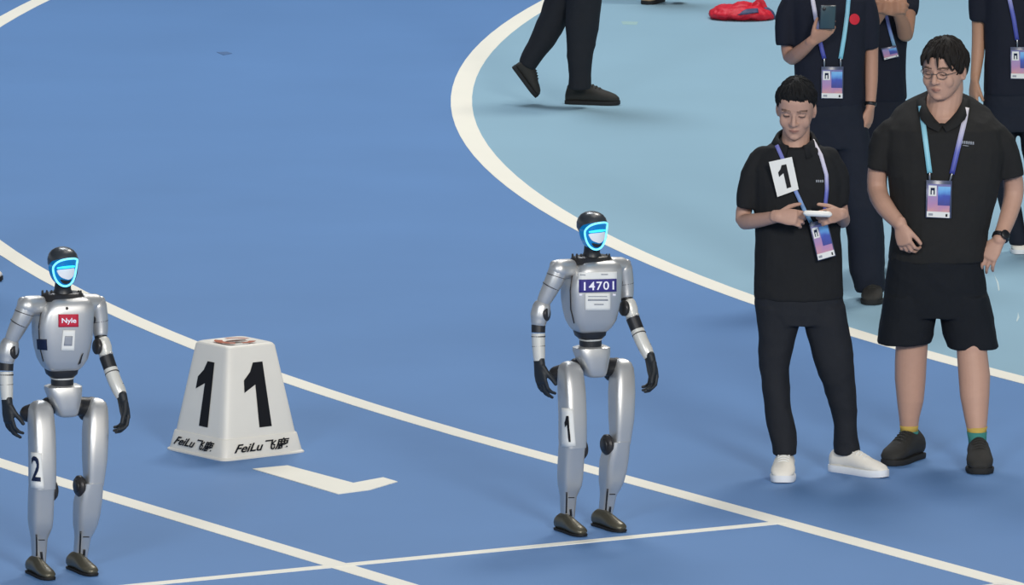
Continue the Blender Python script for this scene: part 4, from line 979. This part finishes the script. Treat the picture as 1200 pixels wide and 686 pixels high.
        cf_me = MB(); fg.rows(cf_me, cr, yaw=legy, e=4.2, n=36); cb_ = bvh_of(cf_me.mesh('tmp'))
        m = MB(); kn = P(knob[0], knob[1], d0 - .045 + (.028 if kd > 0 else -.02)); disc(m, kn, SD * kd + FW * .05, 12.4 * k, .030, 32, .3); ko = obj('knee_disc', m, M_joint, th)
        m = MB(); disc(m, kn + SD * kd * .013, SD * kd, 7.5 * k, .012, 28, .3); obj('knee_cap', m, M_dark, ko)
        for x0, y0, x1, y1, wd in slots:
            m = MB(); t = unit(np.array([x1 - x0, y1 - y0])); nn = np.array([-t[1], t[0]]) * wd / 2; a, c = np.array([x0, y0]), np.array([x1, y1])
            decal(m, cb_, [a + nn, a - nn, c - nn, c + nn], .0015, 1, 6, .003, YR); obj('shin_slot', m, M_dark, cf)
        legs.append((th, tb_, cf, cb_))
    for hl, to in (((654, 620.5), (684, 630)), ((697.5, 615.5), (730.5, 625))):
        f_ = shoe(root, on_floor(*hl), on_floor(*to), (M_foot, M_sole, M_dark), hgt=.074, wid=.036, sole_h=.010, laces=False, kind='foot')
    return root, fg, chest, cb, legs
robot, fr1, chest1, cb1, legs1 = make_robot()
robot['label'] = 'silver humanoid robot with number bib 14701 standing before the start line'
def children(o): return [c for c in bpy.data.objects if c.parent == o]
def copy_tree(o, parent=None):
    c = o.copy(); COL.objects.link(c)
    if parent is not None: c.parent = parent
    for ch in children(o): copy_tree(ch, c)
    return c
def stick(name, quad, mt, bv, par, off=.003, nx=8, ny=6):
    m = MB(); decal(m, bv, quad, off, nx, ny, .0012, YR); return obj(name, m, mt, par)
def rect(x0, y0, x1, y1, sk=0.0): return [(x0, y0), (x1, y0 + sk), (x1, y1 + sk), (x0, y1)]
robot2 = copy_tree(robot)
b2 = on_floor(72.5, 670.5); robot2.location = b2; robot2.rotation_euler = (0, 0, math.radians(-3))
robot2['label'] = 'silver humanoid robot with red chest sticker and a number 2 on its thigh'
ch2 = [c for c in children(robot2) if c.name.startswith('chest_shell')][0]
th2 = [c for c in children(robot2) if c.name.startswith('thigh')][0]
th2b = [c for c in children(robot2) if c.name.startswith('thigh')]
# bib of the first robot
o = stick('number_bib', rect(678, 319.5, 722.5, 328, -1.0), M_paper, cb1, chest1)
o2 = stick('bib_band', rect(678.5, 328, 722, 343, -1.3), M_purple, cb1, chest1, .0034)
m = MB(); glyphs(m, cb1, rect(684, 330.6, 719, 340.6, -1.2), text_mesh('14701', .012, 0, 1.12), .0052, YR); obj('digits', m, M_white_ink, o2, smooth=False)
o3 = stick('bib_paper', rect(685.5, 344, 715, 364, -.5), M_paper, cb1, chest1, .0030)
for r in ((704, 321.2, 712, 322.4), (680, 322, 686, 323)): stick('print_line', rect(*r), M_grey_ink, cb1, o, .0044, 3, 1)
for r in ((689, 347, 711, 348), (688.5, 350.5, 712, 352.6), (696, 356, 707, 357.3)): stick('print_line', rect(*r), M_grey_ink, cb1, o3, .0044, 4, 1)
for x in (680.5, 719.5): stick('bib_tab', rect(x - 1.8, 344.5, x + 1.8, 347), M_white_ink, cb1, chest1, .003, 2, 2)
TA = [(658.6, 478), (671, 479.5), (674.5, 523), (658.6, 524)]
o = stick('thigh_number', TA, M_paper, legs1[0][1], legs1[0][0], .003, 6, 8)
m = MB(); glyphs(m, legs1[0][1], [bil(TA, .26, .20), bil(TA, .62, .20), bil(TA, .66, .88), bil(TA, .40, .88)], ONE, .0055, YR); obj('digit', m, M_black, o, smooth=False)
# stickers of the second robot, laid out on the same shells: its pixels shifted onto the first
def sh(q): return [(x + 617.0, y - 48.0) for x, y in q]
for ob in (ch2, th2): pass
o = stick('red_sticker', sh(rect(74.0, 373, 96, 387.5, -.4)), M_red_st, cb1, ch2)
m = MB(); glyphs(m, cb1, sh(rect(77.5, 377, 93.5, 384.5, -.3)), text_mesh('Nyle', .02), .0052, YR); obj('lettering', m, M_white_ink, o, smooth=False)
o = stick('paper_label', sh([(79, 391), (92.5, 391), (91, 414.5), (76.5, 414.5)]), M_paper, cb1, ch2)
stick('label_patch', sh([(81, 397.5), (89.5, 397.5), (88.5, 408.5), (79.5, 408.5)]), M_grey_ink, cb1, o, .0046, 4, 4)
stick('side_hatch', sh([(48.5, 401.5), (61, 401.5), (61.5, 414), (49, 413)]), M_navy, cb1, ch2)
stick('side_slot', sh([(99.0, 418.5), (101, 416.5), (97.5, 428.5), (94.5, 430.5)]), M_dark, cb1, ch2, .003, 2, 6)
m = MB(); ctr_ = hit(cb1, 83.5 + 617, 366 - 48, .001); disc(m, ctr_, unit(V(.35, -.9, .2)), .006, .003, 16); obj('chest_button', m, M_joint, ch2)
TB = [(659.0, 483), (671.5, 484), (674.5, 525), (658.8, 523.5)]
o = stick('thigh_number', TB, M_paper, legs1[0][1], th2, .003, 6, 8)
m = MB(); glyphs(m, legs1[0][1], [bil(TB, .14, .10), bil(TB, .86, .10), bil(TB, .80, .80), bil(TB, .16, .80)], text_mesh('2', .015), .0055, YR); obj('digit', m, M_navy, o, smooth=False)

for o in bpy.data.objects:
    if '_b' in o: del o['_b']
